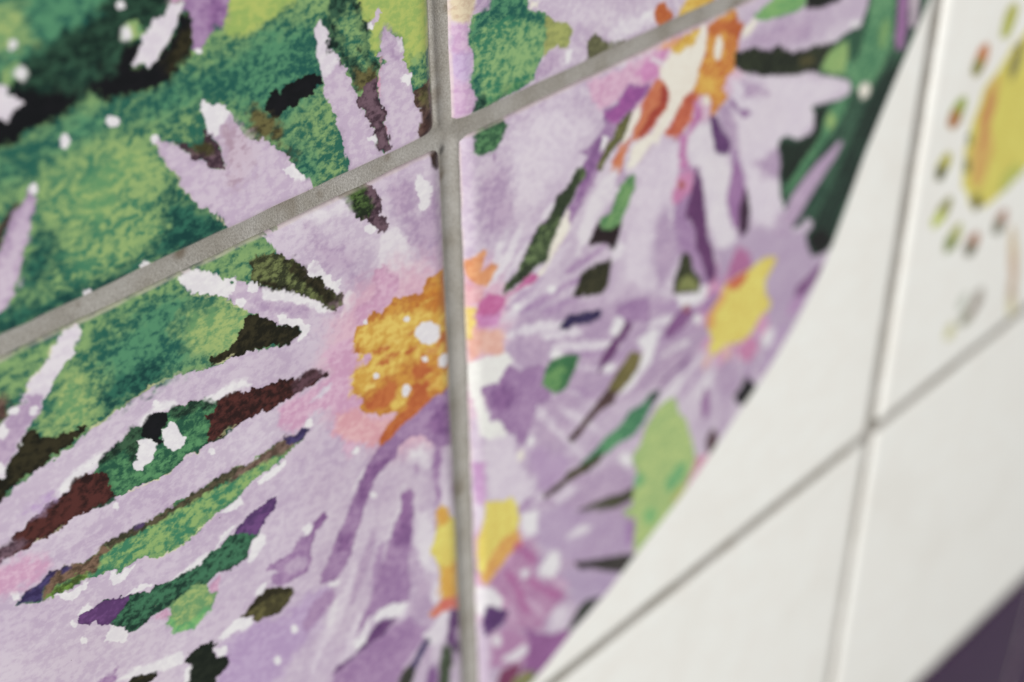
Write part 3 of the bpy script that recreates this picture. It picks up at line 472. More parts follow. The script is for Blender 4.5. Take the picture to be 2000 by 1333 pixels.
# right green mass
ink(((62, 96, 74), (38, 62, 52)), [(1597, 143), (1630, 148), (1655, 152), (1665, 165), (1660, 185), (1640, 197), (1610, 205), (1588, 210), (1595, 230), (1592, 250), (1582, 265), (1560, 275), (1535, 268), (1523, 275), (1522, 290), (1527, 310), (1523, 345), (1525, 375), (1533, 405), (1550, 445), (1565, 438), (1577, 422), (1588, 430), (1587, 445), (1575, 458), (1577, 473), (1587, 498), (1605, 495), (1622, 483), (1680, 400), (1900, 100), (1900, -80), (1715, -80), (1692, 25), (1680, 55), (1655, 65), (1630, 85), (1610, 105)], 0.7, 0.3)
ink(((40, 54, 44), (32, 40, 34)), [(1590, 212), (1630, 205), (1612, 240), (1600, 285), (1570, 325), (1535, 360), (1526, 340), (1525, 280), (1560, 275), (1590, 260)], 0.7, 0.7)
ink(((44, 66, 54), (34, 46, 40)), [(1760, 110), (1790, 60), (1770, 140), (1720, 250), (1650, 400), (1615, 490), (1587, 498), (1577, 470), (1590, 430), (1640, 330), (1680, 230), (1720, 150)], 0.7, 1.2)
ink(((34, 34, 32), (30, 30, 29)), [(1580, 460), (1610, 445), (1630, 470), (1610, 497), (1587, 498)], 0.6, 0.8)
ink(((104, 156, 108), (62, 118, 84)), [(1600, 140), (1620, 105), (1655, 75), (1690, 60), (1700, 10), (1715, -60), (1750, -60), (1747, 60), (1742, 90), (1725, 130), (1700, 165), (1670, 178), (1660, 155), (1630, 147)], 0.7, 0.9)
ink(((146, 176, 104), (128, 166, 98)), [(1600, 138), (1612, 110), (1640, 85), (1655, 80), (1658, 100), (1650, 142), (1625, 145)], 0.7, 0.7)
ink(((52, 92, 68), (46, 78, 60)), [(1655, 70), (1690, 58), (1680, 100), (1665, 130), (1655, 110)], 0.7, 1)
dot(((132, 168, 98), (112, 156, 96)), 1727, 65, 9, 28, 10, soft=1.2)
ink(((92, 146, 100), (66, 118, 84)), [(1640, 195), (1662, 185), (1645, 230), (1622, 265), (1602, 292), (1572, 332), (1547, 372), (1536, 388), (1535, 370), (1562, 322), (1587, 290), (1605, 260), (1610, 230), (1625, 205)], 0.7, 0.6)
dot(((150, 178, 104), (136, 168, 98)), 1623, 237, 9, 16, 10, soft=0.8)
ink(((186, 162, 188), (172, 146, 176)), [(1640, 275), (1646, 281), (1627, 315), (1607, 345), (1582, 385), (1562, 420), (1545, 448), (1528, 425), (1545, 385), (1570, 350), (1595, 320), (1620, 295)], 0.5, 0.4)
ink(((158, 112, 158), (144, 96, 146)), [(1758, -60), (1776, -60), (1772, 50), (1765, 95), (1752, 98), (1748, 75), (1752, 40)], 0.5, 0.5)
ink(((190, 174, 184), (180, 162, 176)), [(1780, -60), (1800, -60), (1792, 35), (1787, 57), (1775, 50)], 0.5, 0.5)
dot(CREAM, 1688, 177, 10, 13, 15, soft=0.7)
ink(((128, 174, 102), (96, 154, 94)), [(1472, 30), (1490, 15), (1507, 2), (1530, -40), (1600, -40), (1575, 0), (1572, 15), (1557, 22), (1525, 32), (1492, 41), (1475, 37)], 0.7, 0.4)
ink(((40, 42, 38), (34, 36, 32)), [(1577, -5), (1590, -40), (1680, -40), (1640, -2), (1600, 14), (1577, 14)], 0.6, 0.4)
ink(((52, 58, 42), (38, 42, 34)), [(1437, 107), (1455, 100), (1472, 95), (1490, 100), (1507, 102), (1520, 92), (1532, 100), (1547, 105), (1570, 102), (1587, 95), (1610, 89), (1627, 87), (1615, 105), (1600, 125), (1597, 140), (1570, 139), (1547, 145), (1530, 144), (1512, 146), (1495, 146), (1470, 140), (1450, 137), (1437, 127)], 0.9, 0.2)
dot(((84, 80, 50), (74, 70, 44)), 1578, 120, 16, 9, soft=1.0)
ink(CREAM, [(1452, 60), (1470, 40), (1480, 42), (1465, 65), (1450, 75)], 0.5, 0.6)
dot(WHT, 1670, 48, 12, 7, -25, soft=0.8)
# yellow eye on the right
ink(LEMON, [(1515, 500), (1515, 513), (1505, 530), (1495, 548), (1495, 573), (1507, 590), (1502, 605), (1485, 620), (1475, 638), (1465, 655), (1450, 668), (1420, 675), (1400, 690), (1390, 700), (1383, 680), (1390, 666), (1382, 640), (1382, 620), (1392, 598), (1405, 578), (1417, 555), (1440, 540), (1465, 525), (1490, 505)], 0.7, 0.4)
ink(((208, 104, 74), (198, 90, 68)), [(1418, 557), (1440, 540), (1462, 528), (1456, 550), (1437, 567), (1424, 567)], 0.6, 0.6)
ink(((218, 162, 92), (210, 146, 84)), [(1383, 640), (1383, 618), (1394, 596), (1407, 576), (1420, 560), (1415, 590), (1397, 612), (1393, 645)], 0.6, 0.7)
ink(((198, 130, 168), (188, 116, 156)), [(1440, 680), (1465, 660), (1480, 665), (1475, 690), (1462, 710), (1445, 700)], 0.6, 0.8)
dot(((216, 176, 170), (210, 164, 160)), 1380, 705, 7, 22, 15, soft=0.8)
dot(((216, 176, 170), (210, 164, 160)), 1420, 690, 8, 18, 10, soft=0.8)
ink(((130, 82, 132), (118, 72, 122)), [(1602, 518), (1604, 530), (1582, 558), (1567, 580), (1552, 583), (1557, 563), (1575, 545)], 0.6, 0.4)
ink(((180, 142, 182), (170, 130, 174)), [(1552, 583), (1570, 578), (1560, 605), (1535, 622), (1540, 600)], 0.6, 0.7)
dot(WHT, 1505, 660, 16, 22, 30, soft=1.2)
ink(((182, 156, 188), (172, 144, 180)), [(1515, 640), (1540, 630), (1535, 655), (1515, 680), (1500, 725), (1485, 730), (1495, 700)], 0.6, 0.8)
ink(((168, 128, 170), (154, 112, 158)), [(1335, 610), (1357, 605), (1395, 572), (1405, 578), (1390, 605), (1350, 625)], 0.6, 0.8)
ink(((66, 70, 46), (52, 54, 38)), [(1335, 495), (1347, 503), (1352, 530), (1367, 548), (1365, 570), (1317, 572), (1320, 545), (1327, 525)], 0.7, 0.2)
ink(((142, 146, 84), (120, 126, 72)), [(1330, 545), (1345, 537), (1362, 548), (1364, 569), (1319, 571)], 0.7, 0.5)
ink(WHT, [(1316, 576), (1365, 572), (1375, 558), (1385, 565), (1360, 595), (1330, 600)], 0.5, 0.7)
ink(PUR, [(1200, 603), (1235, 585), (1267, 580), (1272, 633), (1250, 628), (1222, 632)], 0.7, 0.3)
ink(((112, 66, 114), (100, 58, 104)), [(1222, 628), (1232, 638), (1222, 655), (1212, 666), (1200, 691), (1177, 716), (1170, 728), (1175, 703), (1195, 671)], 0.7, 0.3)
ink(WHT, [(1200, 620), (1215, 618), (1220, 632), (1205, 655), (1192, 655)], 0.5, 0.6)
ink(((136, 90, 140), (122, 78, 128)), [(1335, 598), (1350, 605), (1357, 613), (1337, 638), (1312, 658), (1300, 660), (1297, 653), (1310, 628)], 0.7, 0.4)
dot(((160, 98, 110), (150, 90, 100)), 1341, 605, 6, 8, soft=0.5)
dot(WHT, 1363, 623, 9, 9, soft=0.7)
ink(WHT, [(1245, 665), (1275, 640), (1290, 650), (1275, 700), (1260, 725), (1248, 715), (1255, 690)], 0.6, 0.8)
dot(WHT, 1190, 720, 12, 9, -25, soft=0.6)
dot(WHT, 1085, 692, 13, 8, -10, soft=0.5)
dot(WHT, 1077, 566, 10, 8, soft=0.5)
dot(WHT, 1010, 600, 9, 8, soft=0.5)
ink(((110, 156, 90), (66, 122, 76)), [(1120, 693), (1130, 698), (1122, 721), (1110, 748), (1100, 763), (1085, 766), (1060, 751), (1065, 728), (1075, 708), (1100, 698)], 0.8, 0.1)
ink(((60, 114, 72), (52, 98, 64)), [(1120, 693), (1130, 698), (1122, 721), (1110, 748), (1100, 763), (1085, 766), (1098, 750), (1108, 720), (1095, 712), (1072, 728), (1066, 728), (1075, 708), (1100, 698)], 0.7, 0.5)
ink(((122, 112, 64), (100, 92, 54)), [(1235, 688), (1252, 696), (1242, 723), (1227, 748), (1205, 768), (1190, 778), (1185, 768), (1195, 748), (1212, 721), (1227, 698)], 0.7, 0.3)
ink(((88, 66, 64), (72, 54, 52)), [(1205, 766), (1197, 786), (1172, 801), (1150, 826), (1120, 863), (1112, 858), (1137, 828), (1162, 796), (1182, 768)], 0.7, 0.3)
ink(WHT, [(1252, 712), (1262, 715), (1240, 752), (1215, 772), (1205, 775), (1228, 748)], 0.5, 0.5)
ink(((92, 152, 104), (52, 110, 80)), [(1285, 766), (1282, 776), (1267, 801), (1255, 828), (1235, 851), (1212, 863), (1182, 886), (1172, 898), (1150, 918), (1135, 920), (1132, 911), (1147, 896), (1165, 878), (1182, 858), (1212, 833), (1230, 806), (1255, 791), (1270, 771)], 0.7, 0.2)
ink(((82, 74, 52), (64, 60, 44)), [(1180, 885), (1172, 898), (1150, 918), (1115, 936), (1092, 953), (1067, 973), (1062, 966), (1085, 946), (1107, 926), (1135, 912)], 0.7, 0.3)
ink(((52, 72, 62), (48, 60, 56)), [(1287, 764), (1283, 778), (1268, 785), (1272, 772)], 0.6, 0.4)
ink(MIDP, [(1357, 692), (1340, 713), (1312, 733), (1290, 758), (1282, 768), (1295, 743), (1320, 721), (1340, 701)], 0.6, 0.4)
ink(PALE, [(1325, 735), (1340, 730), (1325, 765), (1300, 790), (1282, 798), (1290, 775)], 0.5, 0.7)
ink(((174, 194, 118), (148, 178, 110)), [(1320, 776), (1325, 806), (1342, 821), (1347, 846), (1355, 873), (1360, 900), (1350, 925), (1342, 955), (1325, 980), (1310, 1000), (1290, 1030), (1265, 1060), (1245, 1095), (1238, 1080), (1237, 1050), (1235, 1030), (1225, 1010), (1215, 1000), (1235, 990), (1235, 960), (1245, 930), (1237, 905), (1235, 890), (1250, 870), (1260, 840), (1270, 820), (1285, 795), (1305, 780)], 0.7, 0.3)
dot(((122, 178, 116), (104, 166, 108)), 1250, 937, 9, 14, 20, soft=1)
dot(((118, 176, 112), (102, 164, 106)), 1318, 935, 12, 30, 35, soft=1.4)
dot(((130, 182, 112), (112, 170, 106)), 1270, 1010, 14, 18, 30, soft=1.4)
dot(((176, 178, 100), (164, 168, 96)), 1325, 970, 8, 22, 30, soft=0.8)
dot(WHT, 1222, 900, 13, 13, soft=0.6)
ink(LDARK, [(1070, 985), (1120, 940), (1170, 915), (1210, 905), (1232, 935), (1230, 955), (1190, 968), (1140, 985), (1100, 1010)], 0.7, 1.5)
ink(LPALE, [(1080, 975), (1110, 950), (1130, 955), (1090, 990)], 0.6, 0.8)
ink(((80, 80, 60), (66, 64, 50)), [(1236, 955), (1233, 975), (1215, 985), (1190, 995), (1150, 1006), (1125, 1006), (1130, 998), (1160, 985), (1190, 972), (1215, 965)], 0.7, 0.3)
dot(((150, 106, 154), (138, 92, 142)), 1378, 788, 9, 32, 3, soft=0.6)
ink(((90, 64, 64), (72, 50, 52)), [(1390, 838), (1401, 845), (1401, 865), (1393, 885), (1381, 887), (1378, 865)], 0.5, 0.5)
ink(((42, 40, 42), (36, 35, 36)), [(1457, 738), (1475, 753), (1476, 763), (1461, 788), (1442, 788), (1435, 773), (1450, 753)], 0.5, 0.4)
ink(((208, 146, 170), (200, 134, 160)), [(1360, 892), (1398, 884), (1388, 905), (1352, 950), (1338, 952), (1356, 910)], 0.5, 0.6)
dot(LDARK, 1425, 740, 25, 40, 20, soft=2)
# white rim, purple patch beside the upright joint
ink(((224, 224, 218), (218, 216, 212)), [(918, 712), (945, 700), (985, 690), (1000, 690), (1005, 705), (995, 715), (985, 725), (975, 752), (955, 755), (940, 757), (945, 790), (957, 825), (975, 822), (988, 840), (992, 855), (960, 862), (940, 850), (930, 800), (920, 750)], 0.8, 0.3)
ink(PUR, [(940, 756), (955, 751), (972, 751), (982, 733), (995, 713), (1007, 716), (1017, 726), (1027, 716), (1062, 713), (1065, 728), (1060, 753), (1080, 766), (1075, 783), (1050, 791), (1045, 816), (1035, 841), (1027, 866), (1015, 873), (1000, 851), (987, 841), (982, 826), (965, 818), (957, 823), (960, 808), (952, 791), (942, 766)], 0.8, 0.25)
ink(MIDP, [(945, 765), (985, 745), (1010, 770), (990, 800), (960, 805)], 0.8, 1.5)
ink(LDARK, [(985, 680), (1010, 650), (1060, 660), (1070, 700), (1020, 715), (1005, 700)], 0.7, 1.2)
dot(WHT, 1038, 862, 7, 12, 15, soft=0.6)
dot(CREAM, 1016, 892, 8, 14, 15, soft=0.6)
ink(((182, 156, 188), (170, 140, 178)), [(1030, 880), (1060, 870), (1110, 900), (1100, 930), (1065, 965), (1050, 950), (1035, 910)], 0.7, 1.5)
ink(LPALE, [(950, 862), (1005, 850), (1012, 890), (1030, 930), (1050, 970), (1010, 970), (990, 985), (960, 975), (945, 920)], 0.7, 1.2)
ink(((194, 154, 194), (182, 136, 182)), [(928, 908), (950, 905), (952, 960), (950, 990), (930, 985)], 0.6, 0.7)
ink(((224, 176, 160), (214, 156, 140)), [(918, 640), (985, 640), (985, 690), (965, 698), (940, 690), (922, 712)], 0.7, 0.7)
ink(((226, 204, 112), (218, 188, 98)), [(912, 600), (930, 603), (937, 625), (925, 645), (927, 662), (914, 668)], 0.6, 0.4)
ink(((222, 156, 108), (214, 138, 92)), [(912, 513), (932, 498), (947, 485), (953, 490), (943, 513), (942, 532), (960, 515), (976, 517), (962, 543), (950, 562), (927, 557), (915, 540)], 0.7, 0.4)
ink(ROSE, [(912, 555), (945, 562), (938, 590), (915, 600)], 0.6, 0.8)
ink(HOT, [(937, 588), (957, 573), (985, 580), (1007, 565), (1040, 533), (1052, 538), (1047, 550), (1020, 563), (987, 583), (985, 598), (962, 623), (932, 638), (930, 618)], 0.7, 0.35)
ink(((206, 142, 190), (190, 118, 170)), [(930, 618), (960, 615), (985, 600), (975, 640), (935, 645)], 0.6, 0.8)
# lower eye, right half
ink(LEMON, [(948, 980), (985, 978), (1000, 970), (1012, 985), (1015, 1010), (1012, 1035), (1000, 1060), (990, 1085), (975, 1105), (965, 1125), (950, 1142), (938, 1120), (935, 1060), (943, 1030), (948, 1000)], 0.7, 0.4)
ink(((216, 166, 84), (208, 146, 76)), [(1012, 1036), (1018, 1062), (1008, 1075), (990, 1090), (970, 1120), (955, 1142), (944, 1130), (960, 1085), (985, 1052)], 0.6, 0.8)
dot(((208, 112, 116), (200, 98, 104)), 1013, 1068, 8, 12, 20, soft=0.7)
ink(((182, 160, 188), (170, 144, 178)), [(1040, 1000), (1100, 990), (1180, 1005), (1225, 1015), (1240, 1050), (1235, 1085), (1170, 1095), (1120, 1100), (1080, 1080), (1040, 1060)], 0.6, 2)
ink(((178, 158, 186), (168, 144, 178)), [(1100, 1110), (1220, 1112), (1170, 1170), (1130, 1190), (1110, 1160)], 0.6, 1.5)
dot(((160, 122, 172), (150, 110, 162)), 1232, 1040, 9, 30, 5, soft=1)
ink(((182, 138, 172), (168, 116, 158)), [(1008, 1078), (1030, 1050), (1050, 1070), (1050, 1130), (1085, 1130), (1105, 1150), (1110, 1172), (1090, 1185), (1075, 1200), (1060, 1235), (990, 1230), (985, 1190), (978, 1162), (950, 1148), (985, 1105)], 1.0, 1.8)
for x, y, a, t in ((1030, 1085, 26, 40), (1060, 1150, 34, 35), (1020, 1170, 30, 65), (1085, 1160, 22, 20), (1000, 1130, 20, 55)):
    dot(((176, 106, 156), (164, 92, 146)), x, y, a, 7, t, soft=0.8)
for x, y, a, t in ((1045, 1185, 26, 45), (1000, 1200, 22, 70), (1095, 1140, 18, 20)):
    dot(((196, 164, 190), (186, 148, 180)), x, y, a, 6, t, soft=0.8)
ink(WHT, [(1050, 1117), (1060, 1100), (1075, 1080), (1092, 1075), (1096, 1105), (1080, 1128), (1055, 1126)], 0.6, 0.6)
dot(PALE, 1025, 1120, 11, 11, soft=0.8)
ink(WHT, [(1016, 1003), (1052, 998), (1050, 1040), (1035, 1048), (1018, 1030)], 0.6, 0.8)
ink(LPALE, [(1080, 1190), (1108, 1180), (1112, 1195), (1092, 1232), (1072, 1228)], 0.5, 0.8)
dot(PALE, 1130, 1040, 25, 9, -25, soft=1)
ink(((222, 218, 220), (214, 208, 214)), [(934, 1148), (965, 1150), (985, 1172), (978, 1190), (952, 1186), (945, 1210), (934, 1200)], 0.5, 0.5)
ink(((100, 66, 118), (86, 54, 104)), [(952, 1187), (992, 1197), (982, 1217), (970, 1227), (952, 1242), (946, 1215)], 0.6, 0.35)
ink(((178, 132, 170), (168, 118, 160)), [(960, 1235), (1000, 1225), (1035, 1250), (1030, 1290), (980, 1310), (955, 1300)], 0.6, 1.2)
ink(((152, 98, 152), (138, 84, 138)), [(1022, 1225), (1045, 1235), (1080, 1240), (1110, 1228), (1120, 1240), (1070, 1300), (1030, 1340), (1015, 1320), (1030, 1285), (1035, 1255)], 0.6, 0.5)
dot(PALE, 972, 1252, 9, 12, soft=0.7)
ink(PALE, [(982, 1285), (1010, 1270), (1028, 1258), (1030, 1275), (1010, 1290), (985, 1295)], 0.5, 0.6)
ink(((130, 64, 98), (116, 54, 86)), [(968, 1340), (978, 1310), (1000, 1298), (1022, 1300), (1010, 1325), (985, 1360)], 0.5, 0.5)
ink(((150, 130, 80), (90, 120, 84)), [(985, 1360), (1005, 1325), (1030, 1310), (1050, 1312), (1030, 1360)], 0.5, 0.5)
ink(((66, 62, 58), (54, 50, 48)), [(1125, 1100), (1150, 1098), (1185, 1092), (1220, 1085), (1245, 1086), (1235, 1105), (1215, 1117), (1190, 1114), (1160, 1108), (1135, 1110)], 0.5, 0.4)
ink(((56, 64, 50), (48, 54, 44)), [(1145, 1175), (1172, 1168), (1150, 1195), (1125, 1222), (1110, 1234), (1120, 1210), (1135, 1185)], 0.5, 0.4)

FRINGE = ((224, 220, 168), (214, 212, 150))
thread(FRINGE, [(457, 692), (430, 706), (400, 720), (375, 728), (345, 733), (330, 740), (300, 753), (275, 768), (240, 793), (215, 810), (190, 830), (165, 848)], 0.16)
thread(FRINGE, [(120, 655), (97, 688), (95, 703), (77, 728), (55, 746), (50, 763)], 0.18)
thread(FRINGE, [(460, 828), (412, 867), (390, 882), (367, 892), (350, 909), (332, 924), (295, 944), (250, 962)], 0.12)
thread(FRINGE, [(425, 1005), (397, 1026), (377, 1046), (347, 1068), (307, 1091), (270, 1096)], 0.12)
thread(FRINGE, [(350, 548), (375, 577), (422, 580), (462, 600), (497, 613)], 0.10)
thread(FRINGE, [(140, 1016), (105, 1038), (65, 1061)], 0.10)
ink(LPALE, [(1225, 335), (1290, 292), (1328, 272), (1325, 340), (1300, 420), (1272, 500), (1255, 565), (1225, 545), (1222, 470), (1245, 400), (1248, 350)], 0.7, 1.0)
ink(PALE, [(1175, 350), (1205, 330), (1200, 370), (1170, 420), (1150, 470), (1130, 500), (1130, 460), (1150, 400)], 0.7, 1.0)
ink(PALE, [(1195, 490), (1210, 470), (1225, 480), (1215, 505), (1195, 512)], 0.6, 0.7)
ink(WHT, [(1178, 265), (1190, 268), (1180, 290), (1172, 298)], 0.5, 0.4)
ink(LDARK, [(1275, 440), (1300, 400), (1315, 440), (1320, 500), (1300, 560), (1280, 570), (1275, 510)], 0.6, 2)
ink(WHT, [(1300, 130), (1270, 118), (1275, 112), (1290, 118)], 0.5, 0.5)
# outline of the round picture, as far as it can be seen, then on round its circle
RIM = [(1815, 0), (1788, 65), (1760, 130), (1725, 214), (1690, 300), (1658, 390), (1625, 480), (1590, 560), (1556, 627), (1520, 690), (1482, 750), (1440, 810), (1386, 890), (1330, 970), (1295, 1016), (1260, 1060), (1220, 1113), (1180, 1165), (1145, 1206), (1110, 1245), (1075, 1290), (1040, 1333)]

# motif on the next tile
SUN = []
for p, j, s, pts in (
        (((216, 207, 94), (208, 194, 84)), 0.8, 0.8, [(2000, 67), (1975, 95), (1950, 135), (1925, 170), (1910, 207), (1895, 250), (1885, 287), (1880, 333), (1880, 358), (1890, 390), (1902, 408), (1925, 405), (1945, 390), (1962, 373), (1982, 353), (2000, 333), (2090, 250), (2150, 100), (2150, -20), (2060, 0)]),
        (((212, 172, 90), (206, 156, 82)), 0.8, 2.0, [(1950, 150), (1938, 230), (1938, 290), (1928, 335), (1912, 372), (1898, 362), (1898, 310), (1908, 260), (1918, 215), (1932, 175)]),
        (((204, 140, 82), (196, 126, 76)), 0.8, 1.8, [(1935, 180), (1942, 200), (1930, 260), (1912, 290), (1918, 230)]),
        (((184, 190, 86), (170, 176, 80)), 0.6, 1.5, [(1945, 380), (1960, 340), (1985, 320), (2000, 330), (1965, 372)]),
        (((140, 132, 80), (120, 112, 70)), 0.6, 1.2, [(1985, 90), (2000, 80), (1990, 130), (1975, 160), (1972, 130)]),
        (((96, 90, 56), (80, 74, 48)), 0.6, 0.9, [(1898, 385), (1910, 380), (1918, 400), (1905, 410)]),
        (((120, 130, 80), (104, 112, 70)), 0.6, 0.9, [(1888, 262), (1898, 255), (1898, 285), (1888, 290)]),
        (((112, 122, 72), (96, 104, 62)), 0.6, 0.9, [(1884, 310), (1893, 308), (1893, 335), (1884, 335)])):
    SUN.append((p, j, s, pts))


def bean(top, bottom, w, p1, p2):
    """one small two-coloured brush dab between two traced points"""
    (x0, y0), (x1, y1) = top, bottom
    for p, a, b, k in ((p1, 0.0, 1.0, 1.0), (p2, 0.45, 1.0, 0.85)):
        pts = []
        for n in range(16):
            t = n * math.pi / 8
            m = (a + b) / 2 - math.cos(t) * (b - a) / 2
            o = math.sin(t) * w * k * 1.05
            pts.append((x0 + (x1 - x0) * m + o, y0 + (y1 - y0) * m + o * 0.35))
        SUN.append((p, 1.0, 0.5 if k == 1.0 else 1.0, pts))


C_ = lambda *c: (c, tuple(int(v * 0.93) for v in c))
bean((1984, 4), (1960, 74), 11, C_(188, 188, 84), C_(186, 190, 88))
bean((1928, 82), (1904, 150), 11, C_(206, 126, 72), C_(140, 142, 66))
bean((1884, 188), (1856, 254), 12, C_(160, 176, 74), C_(186, 118, 74))
bean((1856, 296), (1830, 354), 11, C_(190, 184, 80), C_(78, 80, 48))
bean((1858, 384), (1824, 444), 10, C_(148, 146, 72), C_(194, 206, 86))
bean((1876, 438), (1848, 492), 10, C_(176, 178, 84), C_(124, 140, 60))
bean((1910, 452), (1888, 500), 10, C_(178, 122, 92), C_(86, 92, 58))
bean((1964, 408), (1944, 458), 9, C_(182, 128, 104), C_(104, 108, 78))
bean((1978, 440), (1980, 560), 9, C_(214, 192, 156), C_(210, 178, 150))
bean((1978, 540), (1974, 620), 9, C_(204, 178, 150), C_(214, 206, 160))
bean((1918, 560), (1900, 610), 9, C_(172, 164, 152), C_(150, 134, 120))
bean((1904, 600), (1876, 636), 9, C_(152, 138, 122), C_(148, 150, 124))
bean((1890, 570), (1872, 610), 8, C_(206, 208, 196), C_(204, 208, 194))
bean((1862, 630), (1850, 664), 8, C_(212, 210, 170), C_(216, 212, 160))


# ------------------------------------------------------------------ laying the print on the glaze
def smooth(a, b, x):
    t = np.clip((x - a) / (b - a), 0, 1)
    return t * t * (3 - 2 * t)


def signed(px, py, poly):
    """distance to a closed outline, positive inside"""
    n = len(poly)
    d2 = np.full(px.shape, 1e18)
    inside = np.zeros(px.shape, bool)
    for i in range(n):
        ax, ay = poly[i]
        bx, by = poly[(i + 1) % n]
        ex, ey = bx - ax, by - ay
        t = np.clip(((px - ax) * ex + (py - ay) * ey) / (ex * ex + ey * ey + 1e-12), 0, 1)
        d2 = np.minimum(d2, (px - ax - t * ex) ** 2 + (py - ay - t * ey) ** 2)
        if abs(ey) > 1e-12:
            inside ^= ((ay > py) != (by > py)) & (px < ex * (py - ay) / ey + ax)
    d = np.sqrt(d2)
    return np.where(inside, d, -d)


def open_line(px, py, pts):
    d2 = np.full(px.shape, 1e18)
    for (ax, ay), (bx, by) in zip(pts[:-1], pts[1:]):
        ex, ey = bx - ax, by - ay
        t = np.clip(((px - ax) * ex + (py - ay) * ey) / (ex * ex + ey * ey + 1e-12), 0, 1)
        d2 = np.minimum(d2, (px - ax - t * ex) ** 2 + (py - ay - t * ey) ** 2)
    return np.sqrt(d2)


def lay(strokes, x, y, c1, c2, step, warp, bleed=0.0):
    wx, wy = warp
    gn = 0.5 * vnoise(x / 0.7, y / 0.7, 51) + 0.4 * vnoise(x / 1.9, y / 1.3, 52) + 0.6 * vnoise(x / 6.5, y / 4.5, 54)     # grain that frays soft washes
    for p, jag, soft, pts in strokes:
        poly = wall_mm(pts)
        if len(poly) < 3:
            continue
        lo, hi = poly.min(0) - 1.5 - soft, poly.max(0) + 1.5 + soft
        sel = np.flatnonzero((x > lo[0]) & (x < hi[0]) & (y > lo[1]) & (y < hi[1]))
        if len(sel) == 0:
            continue
        if soft < 0:
            d = -soft - open_line(x[sel] + wx[sel] * jag, y[sel] + wy[sel] * jag, poly)
            a = (smooth(-step * 0.6, step * 0.6, d) * np.clip(0.35 + 0.5 * vnoise(x[sel] / 1.7, y[sel] / 1.7, 53), 0, 0.8))[:, None]
        else:
            d = signed(x[sel] + wx[sel] * jag, y[sel] + wy[sel] * jag, poly)
            if soft > 0.45:
                w = 0.25 + soft * 0.55
                a = smooth(-w, w, d + gn[sel] * min(soft, 2.5) * 0.75)[:, None]
            else:
                w = max(soft, step * 0.55, bleed)
                if bleed and sum(p[0]) < 360:
                    d = d + 0.35
                a = smooth(-w, w, d)[:, None]
                # pigment gathers at the edge of a wash as it dries
                rimk = (smooth(0.9, 0.15, d) * a[:, 0] * (0.55 if sum(p[0]) < 590 else 0.0))[:, None]
                c1[sel] += (lin(p[0]) * (1 - 0.6 * rimk) + lin(p[1]) * 0.6 * rimk - c1[sel]) * a
                c2[sel] += (lin(p[1]) * (1 - 0.25 * rimk) - c2[sel]) * a
                continue
        c1[sel] += (lin(p[0]) - c1[sel]) * a
        c2[sel] += (lin(p[1]) - c2[sel]) * a


rim = wall_mm(RIM)
ccx, ccy, cr = -23.97, -26.6, 173.57
a0, a1 = (math.atan2(q[1] - ccy, q[0] - ccx) for q in (rim[-1], rim[0]))
arc = [(ccx + cr * math.cos(t), ccy + cr * math.sin(t)) for t in np.linspace(a0, a1 + 2 * math.pi, 60)[1:-1]]
RIM_MM = np.concatenate([rim, np.array(arc)])

TILE_WHITE = ((236, 234, 228), (231, 228, 221))
PURPLE_TILE = ((62, 30, 70), (54, 26, 61))


def paint(x, y, kind, step):
    n = len(x)
    base = PURPLE_TILE if kind == 'purple' else TILE_WHITE
    c1 = np.tile(lin(base[0]), (n, 1))
    c2 = np.tile(lin(base[1]), (n, 1))
    if kind in ('plain', 'purple'):
        return c1, c2
    nx = 0.30 * vnoise(x / 0.75, y / 0.75, 1) + 0.20 * vnoise(x / 2.4, y / 2.4, 2) + 0.24 * vnoise(x / 0.40, y / 0.40, 5)
    ny = 0.30 * vnoise(x / 0.75, y / 0.75, 3) + 0.20 * vnoise(x / 2.4, y / 2.4, 4) + 0.24 * vnoise(x / 0.40, y / 0.40, 6)
    if kind == 'sun':
        lay(SUN, x, y, c1, c2, step, (nx, ny))
        return c1, c2
    w1, w2 = c1.copy(), c2.copy()
    # lilac wash: paler and darker pools run along the brush direction
    s = vnoise((x + y * 0.3) / 16, (y - x * 0.3) / 7, 11) * 0.6 + vnoise((x + y * 0.4) / 6, (y - x * 0.4) / 3, 12) * 0.4
    s = (0.5 + 0.5 * s)[:, None]
    # petals run out from the four flower eyes: streaks of thinner and thicker wash along them
    eyes = wall_mm([(800, 690), (1370, 150), (1445, 610), (935, 1075)])
    reach = np.array([1.0, 0.95, 0.55, 0.6])
    dist = np.stack([np.hypot(x - ex, y - ey) / k for (ex, ey), k in zip(eyes, reach)])
    dist = dist + 3 * vnoise(x / 9, y / 9, 13)
    near = dist.argmin(0)
    ang = np.arctan2(y - eyes[near, 1], x - eyes[near, 0])
    rad = np.hypot(x - eyes[near, 0], y - eyes[near, 1])
    wob = 0.05 * vnoise(x / 5, y / 5, 14)
    st = 0.6 * vnoise((ang + wob) * 9 + near * 7.7, rad / 26, 15) + 0.4 * vnoise((ang + wob) * 21 + near * 3.3, rad / 15, 16)
    s = np.clip(0.5 + 0.35 * (2 * s[:, 0] - 1) + 0.55 * st * np.where(near == 0, 0.55, 1.25) + np.where(near >= 2, 0.22, 0.0), 0, 1.4)[:, None]
    c1[:] = lin((191, 172, 193)) * s + lin((209, 198, 209)) * (1 - s)
    c2[:] = lin((176, 153, 181)) * s + lin((198, 183, 200)) * (1 - s)
    lay(PRINT, x, y, c1, c2, step, (nx, ny), 0.35 if x.min() > -5 and y.min() > -5 else 0.0)
    a = smooth(-step * 0.6, step * 0.6, signed(x, y, RIM_MM))[:, None]
    return w1 + (c1 - w1) * a, w2 + (c2 - w2) * a


